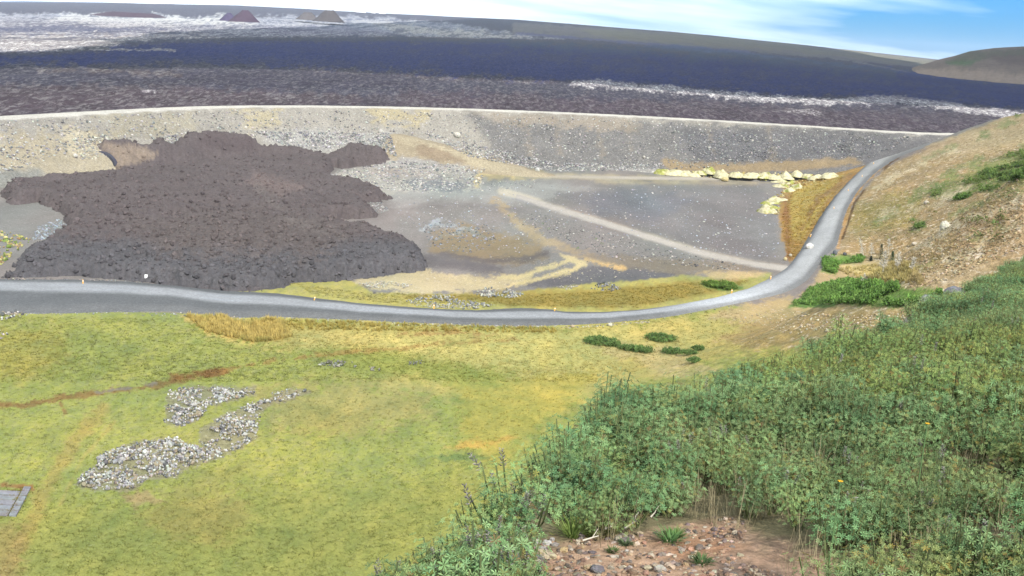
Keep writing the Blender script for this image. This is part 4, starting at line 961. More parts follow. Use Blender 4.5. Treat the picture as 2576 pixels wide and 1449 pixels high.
# ------------------------------------------------------------------ lupines
def palmate(V, F, C, p, nrm, r, leaf_n, shade, wd=.15):
    nrm = nrm/np.linalg.norm(nrm); t = np.cross(nrm, [0, 0, 1.0001]); t /= np.linalg.norm(t)+1e-9; b = np.cross(nrm, t)
    a0 = random.random()*6.28
    for k in range(leaf_n):
        a = a0+k*2*math.pi/leaf_n; d = t*math.cos(a)+b*math.sin(a); s = np.cross(nrm, d)
        l = r*(.8+.35*random.random()); tip = p+d*l+nrm*l*.22; m = p+d*l*.62+nrm*l*.24
        i = len(V); V += [p, m+s*wd*l, tip, m-s*wd*l]; F.append((i, i+1, i+2, i+3)); C += [shade]*4
LEAFG = lin((148, 184, 132), .54)
def lupine(n_leaf=90, h=.8, rad=.42, leaf_r=.075, ln=7, stems=7, hue=0.0):
    V = []; F = []; C = []; SV = []; SF = []
    tops = []
    for s in range(stems):
        a = random.random()*6.28; rr = rad*math.sqrt(random.random())*.85
        top = np.array([math.cos(a)*rr, math.sin(a)*rr, h*(.78+.3*random.random())*(1-.25*(rr/rad)**2)]); tops.append(top)
        base = np.array([top[0]*.25, top[1]*.25, 0]); i = len(SV); wv = np.array([-math.sin(a), math.cos(a), 0])*.008; wr = np.array([math.cos(a), math.sin(a), 0])*.008
        mid = (base+top)/2+[top[0]*.15, top[1]*.15, 0]
        for q_ in (base, mid, top): SV += [q_+wv, q_-wv*.5+wr, q_-wv*.5-wr]
        for k in (0, 3):
            for m in range(3): SF.append((i+k+m, i+k+(m+1) % 3, i+k+3+(m+1) % 3, i+k+3+m))
    per = max(1, n_leaf//stems)
    for top in tops:
        for k in range(per):
            t = 1-.62*(k/per)**1.1; ang = random.random()*6.28; o = .05+.15*(1-t)+.09*random.random()
            p = np.array([top[0]*(.25+.75*t), top[1]*(.25+.75*t), top[2]*t])+np.array([math.cos(ang)*o, math.sin(ang)*o, .02*random.random()])
            nrm = np.array([math.cos(ang)*.55, math.sin(ang)*.55, .9])+np.array([random.gauss(0, .3), random.gauss(0, .3), 0])
            sh = LEAFG*(.72+.55*random.random())*np.array([1+.25*random.random(), 1, 1-.1*random.random()])
            rv = random.random()
            if rv < .06: sh = lin((196, 190, 110), .36)
            elif rv < .12: sh = lin((170, 140, 96), .36)
            palmate(V, F, C, p, nrm, leaf_r*(.75+.5*random.random())*(1.1-.25*t), ln, sh)
    return (np.array(V), np.array(F), np.array(C)), (np.array(SV), np.array(SF)), tops
def spike_mesh(h=.28):
    V = []; F = []; C = []
    def pod(p, d, l, w, c):
        d = d/np.linalg.norm(d); s = np.cross(d, [0, 0, 1.0]); s /= np.linalg.norm(s)+1e-9; t = np.cross(d, s); i = len(V)
        V.extend([p, p+d*l*.5+s*w, p+d*l*.5+t*w*.6, p+d*l*.5-s*w, p+d*l*.5-t*w*.6, p+d*l]); C.extend([c]*6)
        F.extend([(i, i+1, i+2), (i, i+2, i+3), (i, i+3, i+4), (i, i+4, i+1), (i+5, i+2, i+1), (i+5, i+3, i+2), (i+5, i+4, i+3), (i+5, i+1, i+4)])
    z = -.15
    pod(np.array([0, 0, -.2]), np.array([.01, 0, 1.0]), h+.25, .004, lin((140, 140, 100), .4))
    n = 20
    for k in range(n):
        a = k*2.4+random.random()*.5; zz = h*(k/n)
        c = lin(random.choice([(120, 116, 112), (150, 145, 138), (200, 192, 178), (96, 92, 92), (176, 168, 160)]), .4)
        pod(np.array([0, 0, zz]), np.array([math.cos(a), math.sin(a), .45+.3*random.random()]), .045*(1.15-.5*k/n), .008, c)
    return np.array(V), np.array(F), np.array(C)
mleaf, nn, ll = new_mat('lupine_leaf')
out = nn.new('ShaderNodeOutputMaterial'); bs = nn.new('ShaderNodeBsdfPrincipled'); bs.inputs['Roughness'].default_value = .65; bs.inputs['Specular IOR Level'].default_value = .3
at = nn.new('ShaderNodeAttribute'); at.attribute_name = 'Col'; geo = nn.new('ShaderNodeNewGeometry'); oi = nn.new('ShaderNodeObjectInfo')
n1 = noise_n(nn, ll, .45, 4, .65, geo.outputs['Position']); f1 = mapr(nn, ll, n1, .38, .62, .0, 1.0)
c = mixc(nn, ll, f1, (.84, .96, .90), (1.18, 1.02, .86)); c = mixc(nn, ll, 1.0, at.outputs['Color'], c, 'MULTIPLY')
vm = nn.new('ShaderNodeVectorMath'); vm.operation = 'SCALE'; ll.new(c, vm.inputs[0]); ll.new(mapr(nn, ll, oi.outputs['Random'], 0, 1, .75, 1.3), vm.inputs['Scale'])
ll.new(vm.outputs[0], bs.inputs['Base Color']); tr = nn.new('ShaderNodeBsdfTranslucent'); ll.new(vm.outputs[0], tr.inputs[0]); mi = nn.new('ShaderNodeMixShader'); mi.inputs[0].default_value = .3
ll.new(bs.outputs[0], mi.inputs[1]); ll.new(tr.outputs[0], mi.inputs[2]); ll.new(mi.outputs[0], out.inputs[0])
M['leaf'] = mleaf
M['stem'] = vc_mat('lupine_stem', .2, 20, .8, col=tuple(lin((134, 146, 92), .35)))
M['drystem'] = vc_mat('dry_stem', .25, 20, .9, col=tuple(lin((176, 164, 128), .42)))
M['pod'] = vc_mat('seed_pod', .2, 30, .8)

# ---- near slope (the hill the camera stands on)
def near_plane(x, y): return 57.2-.2*y+.12*x
def near_bump(x, y): return (.95*fbm(x/5.5, y/5.5, 3, 131)*smooth(11, 20, y)*(1-.3*smooth(40, 70, y))) + .12*fbm(x/1.6, y/1.6, 3, 133)
edge_px = [(560, 1640), (720, 1540), (870, 1449), (960, 1402), (1090, 1335), (1180, 1312), (1215, 1272), (1280, 1218), (1282, 1160), (1390, 1105), (1450, 1045), (1510, 992), (1620, 968), (1740, 962), (1880, 918), (2000, 882), (2150, 842),
           (2260, 792), (2400, 737), (2480, 690), (2576, 640), (2800, 540), (3000, 470)]
edge = hit(edge_px, lambda x, y: near_plane(x, y), .72, 2, 260)[:, :2]
edge[:, :] = edge
near_poly = [tuple(p) for p in edge] + [(edge[-1][0]+60, edge[-1][1]-60), (60, -30), (-20, -30)]
def near_z(x, y):
    sd = poly_sd(x, y, near_poly)
    return near_plane(x, y) + near_bump(x, y) - np.where(sd > -.3, (.64+1.3*np.exp(-np.maximum(sd, 0)/14.0))*np.maximum(sd+.3-1.2*(1-np.exp(-np.maximum(sd+.3, 0)/1.2)), 0), 0), sd
print('near edge', np.round(edge[[0, 2, 5, 8, 11, 15, 20]], 1).tolist())
r = np.r_[np.geomspace(3.0, 34, 150), np.geomspace(35, 190, 110)]; th = np.linspace(R(-75), R(75), 300)
TH, RR_ = np.meshgrid(th, r); X = RR_*np.sin(TH); Y = RR_*np.cos(TH)-2
Z, SDn = near_z(X.ravel(), Y.ravel()); Z = Z.reshape(X.shape)
rockbump = .03*fbm(X/.25, Y/.25, 3, 135)*(RR_ < 25); Z = Z+rockbump
co = np.stack([X, Y, Z], -1).reshape(-1, 3)
patch = [(1300, 1378), (1345, 1366), (1420, 1362), (1500, 1350), (1600, 1345), (1700, 1325), (1800, 1300), (1870, 1310), (1880, 1350), (1850, 1380), (1900, 1420), (2010, 1449), (2010, 1520), (1330, 1520), (1322, 1449), (1322, 1400)]
area([(0, 0), (4000, 0), (4000, 3000), (0, 3000)], (160, 150, 112), 3, 0, .1)
area([(p[0], p[1]) for p in patch], (226, 186, 152), 14, 10, .5)
area([(1780, 1330), (1980, 1360), (2120, 1420), (2120, 1540), (1780, 1540)], (212, 174, 144), 20, 16, .5)
area([(1640, 1370), (1800, 1340), (1860, 1380), (1700, 1420)], (208, 158, 120), 20, 12, .3)
area([(1300, 1370), (1420, 1360), (1440, 1400), (1330, 1400)], (172, 146, 116), 12, 10, .9)
area([(1800, 1410), (1980, 1440), (1900, 1500), (1780, 1480)], (150, 128, 112), 16, 10, .5)
NL = take()
colr, spk = paint(co[:, 0], co[:, 1], co[:, 2], (128, 118, 88), .1, NL)
q = grid_faces(*X.shape); q = q[(co[:, 2] > -2)[q].all(1)]
c1n, q1n, (an, sn) = compact(co, q, colr, spk)
tag(mesh_np('near_slope', c1n, q1n, mat=M['near'], col=an*K, spk=sn), 'steep near slope with a bare patch of reddish soil', None, None, 'structure')

# prototypes
protos = []
for i in range(5):
    (V, F, C), (SV, SF), tops = lupine((300, 260, 380, 220, 300)[i], (.74, .80, .62, .70, .78)[i], (.46, .42, .50, .44, .46)[i], (.040, .046, .031, .052, .038)[i], 6, 12)
    C = C*np.array(((1, 1, 1), (.80, .92, .90), (1.18, 1.10, .95), (.86, 1.0, 1.02), (1.12, 1.02, .74))[i])
    protos.append((V, F, C, SV, SF, tops))
spikes = [spike_mesh(.15+.04*i) for i in range(3)]
pcol = bpy.data.collections.new('plant_prototypes')
def proto_obj(name, parts):
    """one mesh with leaf, stem, pod material slots"""
    V = []; F = []; C = []; MI = []; off = 0
    for v, f, c, mi_ in parts:
        V.append(v); C.append(c); 
        for ff in f: F.append(tuple(int(k)+off for k in ff)); MI.append(mi_)
        off += len(v)
    me = bpy.data.meshes.new(name); me.from_pydata(np.concatenate(V).tolist(), [], F); 
    a = me.color_attributes.new('Col', 'FLOAT_COLOR', 'POINT'); cc = np.ones((off, 4), np.float32); cc[:, :3] = np.concatenate(C); a.data.foreach_set('color', cc.ravel())
    for m_ in ('leaf', 'stem', 'pod'): me.materials.append(M[m_])
    me.polygons.foreach_set('material_index', np.array(MI, np.int32)); me.update()
    o = bpy.data.objects.new(name, me); pcol.objects.link(o); return o
def bare(v): return np.full((len(v), 3), .3)
def place(v, p, s=1.0, tilt=(0, 0)):
    w = v*s; w = w+np.outer(w[:, 2], [tilt[0], tilt[1], 0]); return w+p
plist = []
for i, (V, F, C, SV, SF, tops) in enumerate(protos):
    plist.append(proto_obj('lupine_a%d' % i, [(V, F, C, 0), (SV, SF, bare(SV), 1)]))
for i, (V, F, C, SV, SF, tops) in enumerate(protos[:3]):
    parts = [(V, F, C, 0), (SV, SF, bare(SV), 1)]
    for k in range(2):
        sv, sf, scx = spikes[k]; parts.append((place(sv, tops[k]+[0, 0, .02], .9, (random.gauss(0, .2), random.gauss(0, .2))), sf, scx, 2))
    plist.append(proto_obj('lupine_b%d' % i, parts))
# dry grass-like stalk tuft
def stalks(n, h):
    V = []; F = []
    for i in range(n):
        a = random.random()*6.28; r0 = random.random()*.15; l = h*(.5+.6*random.random()); ln_ = random.gauss(0, .28)
        c, s = math.cos(a), math.sin(a); w = .0022; b = len(V); x0, y0 = c*r0, s*r0; x1, y1 = x0+c*ln_*l, y0+s*ln_*l
        V += [(x0-s*w, y0+c*w, 0), (x0+s*w, y0-c*w, 0), (x1+s*w*.6, y1-c*w*.6, l), (x1-s*w*.6, y1+c*w*.6, l)]; F.append((b, b+1, b+2, b+3))
    V = np.array(V); return V, F
sv_, sf_ = stalks(14, .30)
stalk_o = proto_obj('dry_stalks', [(sv_, sf_, bare(sv_), 1)]); stalk_o.data.materials[1] = M['drystem']
pcol.objects.unlink(stalk_o)

def gn_instances(name, pos, rot, scl, col_, label, idx=None):
    me = bpy.data.meshes.new(name); me.vertices.add(len(pos)); me.vertices.foreach_set('co', np.asarray(pos, np.float32).ravel())
    a = me.attributes.new('rot', 'FLOAT_VECTOR', 'POINT'); a.data.foreach_set('vector', np.asarray(rot, np.float32).ravel())
    a = me.attributes.new('scl', 'FLOAT_VECTOR', 'POINT'); a.data.foreach_set('vector', np.asarray(scl, np.float32).ravel())
    a = me.attributes.new('pick', 'INT', 'POINT'); a.data.foreach_set('value', np.asarray(idx if idx is not None else np.zeros(len(pos)), np.int32))
    o = bpy.data.objects.new(name, me); COL.objects.link(o)
    ng = bpy.data.node_groups.new(name+'_nodes', 'GeometryNodeTree')
    ng.interface.new_socket('Geometry', in_out='INPUT', socket_type='NodeSocketGeometry'); ng.interface.new_socket('Geometry', in_out='OUTPUT', socket_type='NodeSocketGeometry')
    gi = ng.nodes.new('NodeGroupInput'); go = ng.nodes.new('NodeGroupOutput'); ip = ng.nodes.new('GeometryNodeInstanceOnPoints'); mp = ng.nodes.new('GeometryNodeMeshToPoints')
    ci = ng.nodes.new('GeometryNodeCollectionInfo'); ci.inputs['Collection'].default_value = col_; ci.inputs['Separate Children'].default_value = True; ci.inputs['Reset Children'].default_value = True
    def na(nm, ty):
        n = ng.nodes.new('GeometryNodeInputNamedAttribute'); n.data_type = ty; n.inputs['Name'].default_value = nm; return n.outputs['Attribute']
    ng.links.new(gi.outputs[0], mp.inputs['Mesh']); ng.links.new(mp.outputs[0], ip.inputs['Points']); ng.links.new(ci.outputs[0], ip.inputs['Instance']); ip.inputs['Pick Instance'].default_value = True
    ng.links.new(na('pick', 'INT'), ip.inputs['Instance Index']); ng.links.new(na('rot', 'FLOAT_VECTOR'), ip.inputs['Rotation']); ng.links.new(na('scl', 'FLOAT_VECTOR'), ip.inputs['Scale'])
    ng.links.new(ip.outputs[0], go.inputs[0])
    md = o.modifiers.new('scatter', 'NODES'); md.node_group = ng
    return tag(o, label, None, None, 'stuff')

# scatter plants over the near slope in plan
NX = RG.uniform(-14, 75, 190000); NY = RG.uniform(4, 110, 190000)
_ex = at_z(RG.uniform(650, 1320, 9000), RG.uniform(1440, 2100, 9000), 0)   # extra lupines for the thick corner left of the bare soil
_d = ray(RG.uniform(650, 1325, 9000), RG.uniform(1430, 2100, 9000)); _t = (57.2-CAMZ)/(_d[:, 2]+.2*_d[:, 1]-.12*_d[:, 0]); _ex = _d[:, :2]*_t[:, None]
_ex = _ex[(poly_sd(_ex[:, 0], _ex[:, 1], near_poly) < .1)][:420]; NEX = len(_ex)
NX = np.r_[NX, _ex[:, 0]]; NY = np.r_[NY, _ex[:, 1]]; extra = np.arange(len(NX)) >= len(NX)-NEX
u0, v0 = project(NX, NY, near_plane(NX, NY))
D = np.hypot(NX, NY); dens = np.interp(D, [8, 15, 30, 60, 110], [9.5, 8, 6, 4, 3])
ok = ((RG.random(len(NX)) < dens/(190000/(89*106))) | extra) & (u0 > -150) & (u0 < 4600) & ((v0 < 3200) | extra)
NX, NY, u0, v0, D, extra = NX[ok], NY[ok], u0[ok], v0[ok], D[ok], extra[ok]
nz, nsd = near_z(NX, NY)
pd = poly_sd(u0, v0, patch)
ok = (nsd < .15) & (pd > np.where(v0 > 1375, np.where(u0 < 1330, 10, 26), 4)) & ~((u0 > 1290) & (u0 < 2060) & (v0 > 1390) & (v0 < 2300))
ok &= ~((pd < 40) & (v0 < 1400) & (RG.random(len(pd)) < .5))
ok &= ~((u0 > 1850) & (u0 < 2080) & (v0 > 1330) & (RG.random(len(pd)) < .6))
extra = extra[ok]; NX, NY, nz, u0, v0, D, nsd, pd = NX[ok], NY[ok], nz[ok], u0[ok], v0[ok], D[ok], nsd[ok], pd[ok]
big = fbm(NX/3.2, NY/3.2, 3, 141)
sc_ = (.66+.34*big+.26*RG.random(len(NX))**2)
terr = [(1230, 1270), (1400, 1205), (1560, 1150), (1640, 1110), (1720, 1060), (1560, 985), (1390, 1100), (1280, 1170)]
sc_ = np.where(poly_sd(u0, v0+60, terr) < 0, sc_*1.25, sc_)
sc_ = np.where((u0 > 1300) & (pd < 60), sc_*.7, sc_); sc_ = np.where(extra, .50+.25*RG.random(len(NX)), sc_)
print('plants', len(NX))
order = np.argsort(D); near_idx = [i for i in order if 0 < u0[i] < 2576 and v0[i] < 1620][:120]
rest = np.setdiff1d(np.arange(len(NX)), near_idx)
spike_zone = (v0 > 1180) | (RG.random(len(NX)) < .12)
spike_zone &= nsd < -1.0
pick = np.where(spike_zone & (RG.random(len(NX)) < .22), RG.integers(5, 8, len(NX)), RG.integers(0, 5, len(NX)))
gsp = fbm(NX/4.5, NY/4.5, 3, 201)+.35*fbm(NX/1.3, NY/1.3, 2, 203)
base5 = np.digitize(gsp+RG.normal(0, .12, len(NX)), (-.30, -.08, .10, .32)); pick = np.where(pick < 5, base5, pick)
rot = np.stack([RG.normal(0, .12, len(NX)), RG.normal(0, .12, len(NX)), RG.random(len(NX))*6.28], 1)
scl = np.stack([sc_, sc_, sc_*(.85+.4*RG.random(len(NX)))], 1)
pos = np.stack([NX, NY, nz-.04], 1)
gn_instances('lupine_thicket', pos[rest], rot[rest], scl[rest], pcol, 'dense green lupine thicket covering the near slope', pick[rest])
# nearest lupines as single plants with parts
pm = {}
for i, (V, F, C, SV, SF, tops) in enumerate(protos):
    o = mesh_np('foliage', V, quads=F, mat=M['leaf'], col=C, smooth_=False); pm['f', i] = o.data; bpy.data.objects.remove(o)
    o = mesh_np('stem', SV, quads=SF, mat=M['stem'], smooth_=False); pm['s', i] = o.data; bpy.data.objects.remove(o)
for i, (V, F, C) in enumerate(spikes):
    o = mesh_np('seed_spike', V, tris=F, mat=M['pod'], col=C, smooth_=False); pm['p', i] = o.data; bpy.data.objects.remove(o)
def child(name, me, parent, loc=(0, 0, 0), rot_=(0, 0, 0), s=1):
    o = bpy.data.objects.new(name, me); COL.objects.link(o); o.parent = parent; o.location = loc; o.rotation_euler = rot_; o.scale = (s, s, s); return o
for n, i in enumerate(near_idx):
    root = empty('lupine_plant', pos[i]); root.rotation_euler = rot[i]; root.scale = scl[i]
    k = int(pick[i] % 5); child('foliage', pm['f', k], root); child('stem', pm['s', k], root)
    left = u0[i] < 1330 and v0[i] > 1300
    ns = random.choice((1, 2, 3)) if left else (1 if random.random() < .35 else 0)
    for m_ in range(ns):
        child('seed_spike', pm['p', m_ % 3], root, tuple(protos[k][5][m_]-np.array([0, 0, .06])), (random.gauss(0, .2), random.gauss(0, .2), random.random()*6))
    if left: tag(root, 'green lupine topped with grey seed spikes left of the bare soil', 'lupine', 'lupines left of the bare soil patch')
    elif ns: tag(root, 'leafy lupine with one dry seed spike right of the bare soil', 'lupine', 'seeding lupines right of the bare soil')
    else: tag(root, 'leafy lupine without seed spikes right of the bare soil', 'lupine', 'leafy lupines right of the bare soil')
# dry stalks along the top of the bare patch and through the thicket
dcol = bpy.data.collections.new('stalk_prototypes'); dcol.objects.link(stalk_o)
uu = px_in([(1480, 1345), (1620, 1320), (1750, 1290), (1880, 1290), (1900, 1330), (1800, 1330), (1650, 1352), (1500, 1362)], 45) [:6] + px_in([(1700, 1260), (2050, 1200), (2100, 1260), (1850, 1300)], 10) + px_in([(1300, 1000), (2576, 800), (2576, 1449), (2000, 1449)], 120)
w = hit(uu, lambda x, y: near_plane(x, y), 0, 4, 200)
zz_, ssd = near_z(w[:, 0], w[:, 1]); w[:, 2] = zz_; w = w[ssd < 0]
gn_instances('dry_stalks', w, np.stack([RG.normal(0, .1, len(w)), RG.normal(0, .1, len(w)), RG.random(len(w))*6.3], 1), np.repeat((.8+.8*RG.random(len(w)))[:, None], 3, 1), dcol, 'dry tan stalks standing among the lupines')
# lupine patches far off: small leafy cushions, uncountable
def cushion():
    V = []; F = []
    for i in range(16):
        a = random.random()*6.28; r_ = .42*math.sqrt(random.random()); z = .55*(1-(r_/.5)**2)*random.uniform(.7, 1.1)+.05
        p = np.array([math.cos(a)*r_, math.sin(a)*r_, z]); t = np.random.normal(0, 1, 3); t /= np.linalg.norm(t); s = np.cross(t, [0, 0, 1]); s /= np.linalg.norm(s)+1e-9
        b = len(V); V += [p-s*.11, p+s*.11, p+t*.22+[0, 0, .08]]; F.append((b, b+1, b+2))
    return np.array(V), np.array(F)
CUSH = [cushion() for _ in range(5)]
P = []; S = []; C = []
for poly, n, s0, s1, rgb in [([(2070, 652), (2110, 645), (2172, 647), (2178, 660), (2112, 666), (2100, 690), (2070, 680)], 420, 1.0, 1.8, (130, 168, 82)),
                             ([(2040, 727), (2130, 702), (2180, 712), (2360, 732), (2372, 758), (2260, 772), (2150, 766), (1990, 770)], 2000, 1.0, 1.8, (130, 166, 84)),
                             ([(1765, 713), (1830, 713), (1868, 725), (1830, 732), (1780, 722)], 260, .9, 1.6, (122, 150, 70)),
                             ([(2330, 475), (2420, 440), (2500, 405), (2576, 372), (2576, 440), (2520, 470), (2420, 500), (2350, 500)], 620, 1.1, 2.4, (122, 146, 74)),
                             ([(2395, 482), (2450, 468), (2440, 500), (2400, 507)], 220, 1.2, 2.2, (112, 146, 70)), ([(2292, 556), (2330, 548), (2330, 574), (2300, 578)], 90, 1.0, 2.0, (112, 140, 70)),
                             ([(2470, 425), (2576, 395), (2576, 450), (2500, 480)], 420, 1.2, 2.4, (116, 140, 74)), ([(2540, 292), (2600, 280), (2600, 288), (2550, 296)], 60, 1.0, 2.0, (120, 140, 76)),
                             ([(2420, 560), (2576, 520), (2576, 580), (2470, 620)], 40, 1.0, 2.0, (130, 140, 84)), ([(2150, 620), (2290, 600), (2400, 560), (2300, 480), (2180, 560)], 70, .8, 1.5, (140, 140, 80)),
                             ([(1240, 530), (1500, 600), (1540, 640), (1420, 630)], 14, .9, 1.6, (120, 150, 80))]:
    v_lo = min(p[1] for p in poly); w = hit(px_in(poly, int(n*1.5)), base_z); m = fbm(w[:, 0]/6, w[:, 1]/9, 3, 151)+.4*fbm(w[:, 0]/2, w[:, 1]/2, 2, 153) > (-.22 if v_lo > 640 else .06); w = w[m]; n = len(w)
    P.append(w); S.append(s0+(s1-s0)*RG.random(n)); C.append(vary(rgb, n, .3, .62))
tag(scatter('lupine_patches', CUSH, np.concatenate(P), np.concatenate(S), np.concatenate(C), M['grass']), 'bright green lupine ground cover at the foot of and on the stony hillside', None, None, 'stuff')
# separate low shrubs in the meadow
for u, v, wd, lab in [(1512, 862, 7.0, 'widest low green shrub patch on the yellow meadow, leftmost of the group'), (1664, 854, 6.5, 'green shrub patch on the yellow meadow, farthest from the camera in its group'), (1545, 870, 2.5, 'small round shrub close right of the widest low shrub'),
                      (1583, 880, 3.2, 'small shrub between the widest shrub and the middle of the row'), (1615, 884, 4.2, 'middle shrub of the low row in the yellow meadow'), (1692, 888, 4.0, 'low shrub right of the middle of the row'),
                      (1735, 893, 2.8, 'dark small shrub near the right end of the low row'), (1756, 882, 2.4, 'little round shrub at the right end of the row'), (1745, 912, 2.2, 'lowest little shrub below the right end of the row')]:
    w = hit([(u, v)], base_z)[0]; root = empty('low_shrub', w); n = int(26*wd)
    r_ = np.sqrt(RG.random(n)); a = RG.random(n)*6.28; p = np.stack([np.cos(a)*r_*wd/2, np.sin(a)*r_*wd/2*.8, -.05+.35*(1-r_)], 1); p[:, :2] += .25*np.stack([fbm(p[:, 0], p[:, 1], 2, 5), fbm(p[:, 1], p[:, 0], 2, 8)], 1)
    scatter('foliage', CUSH, p, .8+.7*RG.random(n), vary((122, 150, 84), n, .3, .60), M['grass'], root)
    sv = np.array([(0, 0, 0), (.05, 0, 0), (.02, .05, 0), (.1, .02, .4), (.13, .02, .4), (.11, .05, .4)]); mesh_np('stem', sv, quads=[(0, 1, 4, 3), (1, 2, 5, 4), (2, 0, 3, 5)], mat=M['drystem'], parent=root)
    tag(root, lab, 'shrub', 'low green shrubs in the yellow meadow')
print('plants done', time.time()-T0)

# ------------------------------------------------------------------ small trees beside the junction
M['bark'] = vc_mat('bark', .25, 8, .95, col=tuple(lin((128, 108, 88), .4)))
M['pale_bark'] = vc_mat('pale_bark', .2, 8, .95, col=tuple(lin((226, 218, 198), .52)))
def tube(V, F, a, b, r0, r1, n=5):
    a = np.array(a, float); b = np.array(b, float); d = (b-a)/(np.linalg.norm(b-a)+1e-9); s = np.cross(d, [.3, .2, .9]); s /= np.linalg.norm(s); t = np.cross(d, s); i = len(V)
    for p, r_ in ((a, r0), (b, r1)):
        for k in range(n): th_ = k*2*math.pi/n; V.append(p+(s*math.cos(th_)+t*math.sin(th_))*r_)
    for k in range(n): F.append((i+k, i+(k+1) % n, i+n+(k+1) % n, i+n+k))
def dead_tree(u, v, h, lean, label, dense=50, rgb=(206, 200, 184)):
    w = hit([(u, v)], base_z)[0]; root = empty('bare_tree', w); V = []; F = []
    top = np.array([lean*h, 0, h]); tube(V, F, (0, 0, -.2), top*.5, .11, .07); tube(V, F, top*.5, top, .07, .02)
    mesh_np('trunk', np.array(V), quads=F, mat=M['pale_bark'], parent=root)
    V = []; F = []
    for k in range(dense):
        t = .15+.83*random.random(); a = random.random()*6.28; l = h*.24*(1.15-t)*random.uniform(.5, 1.3)+.12; p = top*t
        e = p+np.array([math.cos(a)*l, math.sin(a)*l, l*.5]); tube(V, F, p, e, .035, .015, 3)
        for _ in range(2):
            f = p+(e-p)*random.uniform(.4, .9); tube(V, F, f, f+np.array([random.gauss(0, .15), random.gauss(0, .15), .2])*1.3, .05, .02, 3)
    mesh_np('branches', np.array(V), quads=F, mat=M['pale_bark'], parent=root)
    return tag(root, label, 'tree', 'bare pale saplings beside the junction')
dead_tree(2174, 648, 5.6, -.36, 'tall leaning bare white sapling, leftmost of the group by the junction', 70)
dead_tree(2192, 646, 4.2, -.12, 'upright bare pale sapling between the leaning one and the spruce', 60)
dead_tree(2236, 640, 4.6, -.15, 'bare whitish sapling close right of the dark spruce', 70)
dead_tree(2221, 684, 3.8, .0, 'bushy grey bare sapling below the dark spruce', 90)
dead_tree(2258, 678, 3.2, -.05, 'slender grey sapling right of the bushy bare one', 50)
dead_tree(2294, 680, 2.2, .05, 'low grey twiggy sapling, rightmost of the group', 70)
dead_tree(2174, 716, 2.0, -.05, 'small faint bare sapling standing in the bright green patch', 30)
def spruce(u, v, h, label, rgb):
    w = hit([(u, v)], base_z)[0]; root = empty('spruce_tree', w); V = []; F = []
    tube(V, F, (0, 0, -.2), (0, 0, h*.95), .12, .02); mesh_np('trunk', np.array(V), quads=F, mat=M['bark'], parent=root)
    n = 900; t = RG.random(n)**.8; a = RG.random(n)*6.28; rmax = h*.30*(1-t*.93)*(1+.25*np.sin(t*28)); r_ = rmax*np.sqrt(RG.random(n))
    p = np.stack([np.cos(a)*r_, np.sin(a)*r_, h*(.06+.92*t)-r_*.3], 1)
    V = []; F = []; 
    for i in range(n):
        d = np.array([math.cos(a[i]), math.sin(a[i]), -.25]); s = np.array([-d[1], d[0], .1]); b = len(V); l = .34; V += [p[i]-s*.07, p[i]+s*.07, p[i]+d*l]; F.append((b, b+1, b+2))
    c = np.repeat(vary(rgb, n, .35, .32), 3, 0)
    mesh_np('crown', np.array(V), tris=F, mat=M['grass'], col=c, parent=root, smooth_=False)
    return tag(root, label, 'tree', 'small spruces beside the junction')
spruce(2213, 652, 4.6, 'small dark green spruce among bare saplings by the junction', (86, 112, 86))
spruce(2243, 655, 2.8, 'smaller green spruce right of the dark one', (104, 140, 88))
spruce(2190, 656, 1.6, 'knee high dark spruce left of the small dark one', (84, 104, 84))

# ------------------------------------------------------------------ marker posts
M['orange'] = vc_mat('yellow_plastic', .08, 10, .5, col=tuple(lin((250, 190, 90), .62)))
M['white'] = vc_mat('white_band', .05, 10, .4, col=(.75, .74, .70))
M['dark'] = vc_mat('dark_metal', .1, 10, .6, col=(.10, .10, .11))
def box(a, b):
    x0, y0, z0 = a; x1, y1, z1 = b
    V = np.array([(x0, y0, z0), (x1, y0, z0), (x1, y1, z0), (x0, y1, z0), (x0, y0, z1), (x1, y0, z1), (x1, y1, z1), (x0, y1, z1)], float)
    return V, [(0, 3, 2, 1), (4, 5, 6, 7), (0, 1, 5, 4), (1, 2, 6, 5), (2, 3, 7, 6), (3, 0, 4, 7)]
def post_mesh():
    n = 10; V = []; F = []
    for z, r_ in ((-.2, .085), (1.25, .085), (1.30, .07), (1.32, .03)):
        for k in range(n): V.append((math.cos(k*2*math.pi/n)*r_, math.sin(k*2*math.pi/n)*r_*.75, z))
    for j in range(3):
        for k in range(n): F.append((j*n+k, j*n+(k+1) % n, (j+1)*n+(k+1) % n, (j+1)*n+k))
    return V, F
V, F = post_mesh(); o = mesh_np('post', np.array(V), quads=F, mat=M['orange']); pme = o.data; bpy.data.objects.remove(o)
V = [(math.cos(k*2*math.pi/10)*.09, math.sin(k*2*math.pi/10)*.07, z) for z in (1.0, 1.14) for k in range(10)]; F = [(k, (k+1) % 10, 10+(k+1) % 10, 10+k) for k in range(10)]
o = mesh_np('reflective_band', np.array(V), quads=F, mat=M['white']); bme = o.data; bpy.data.objects.remove(o)
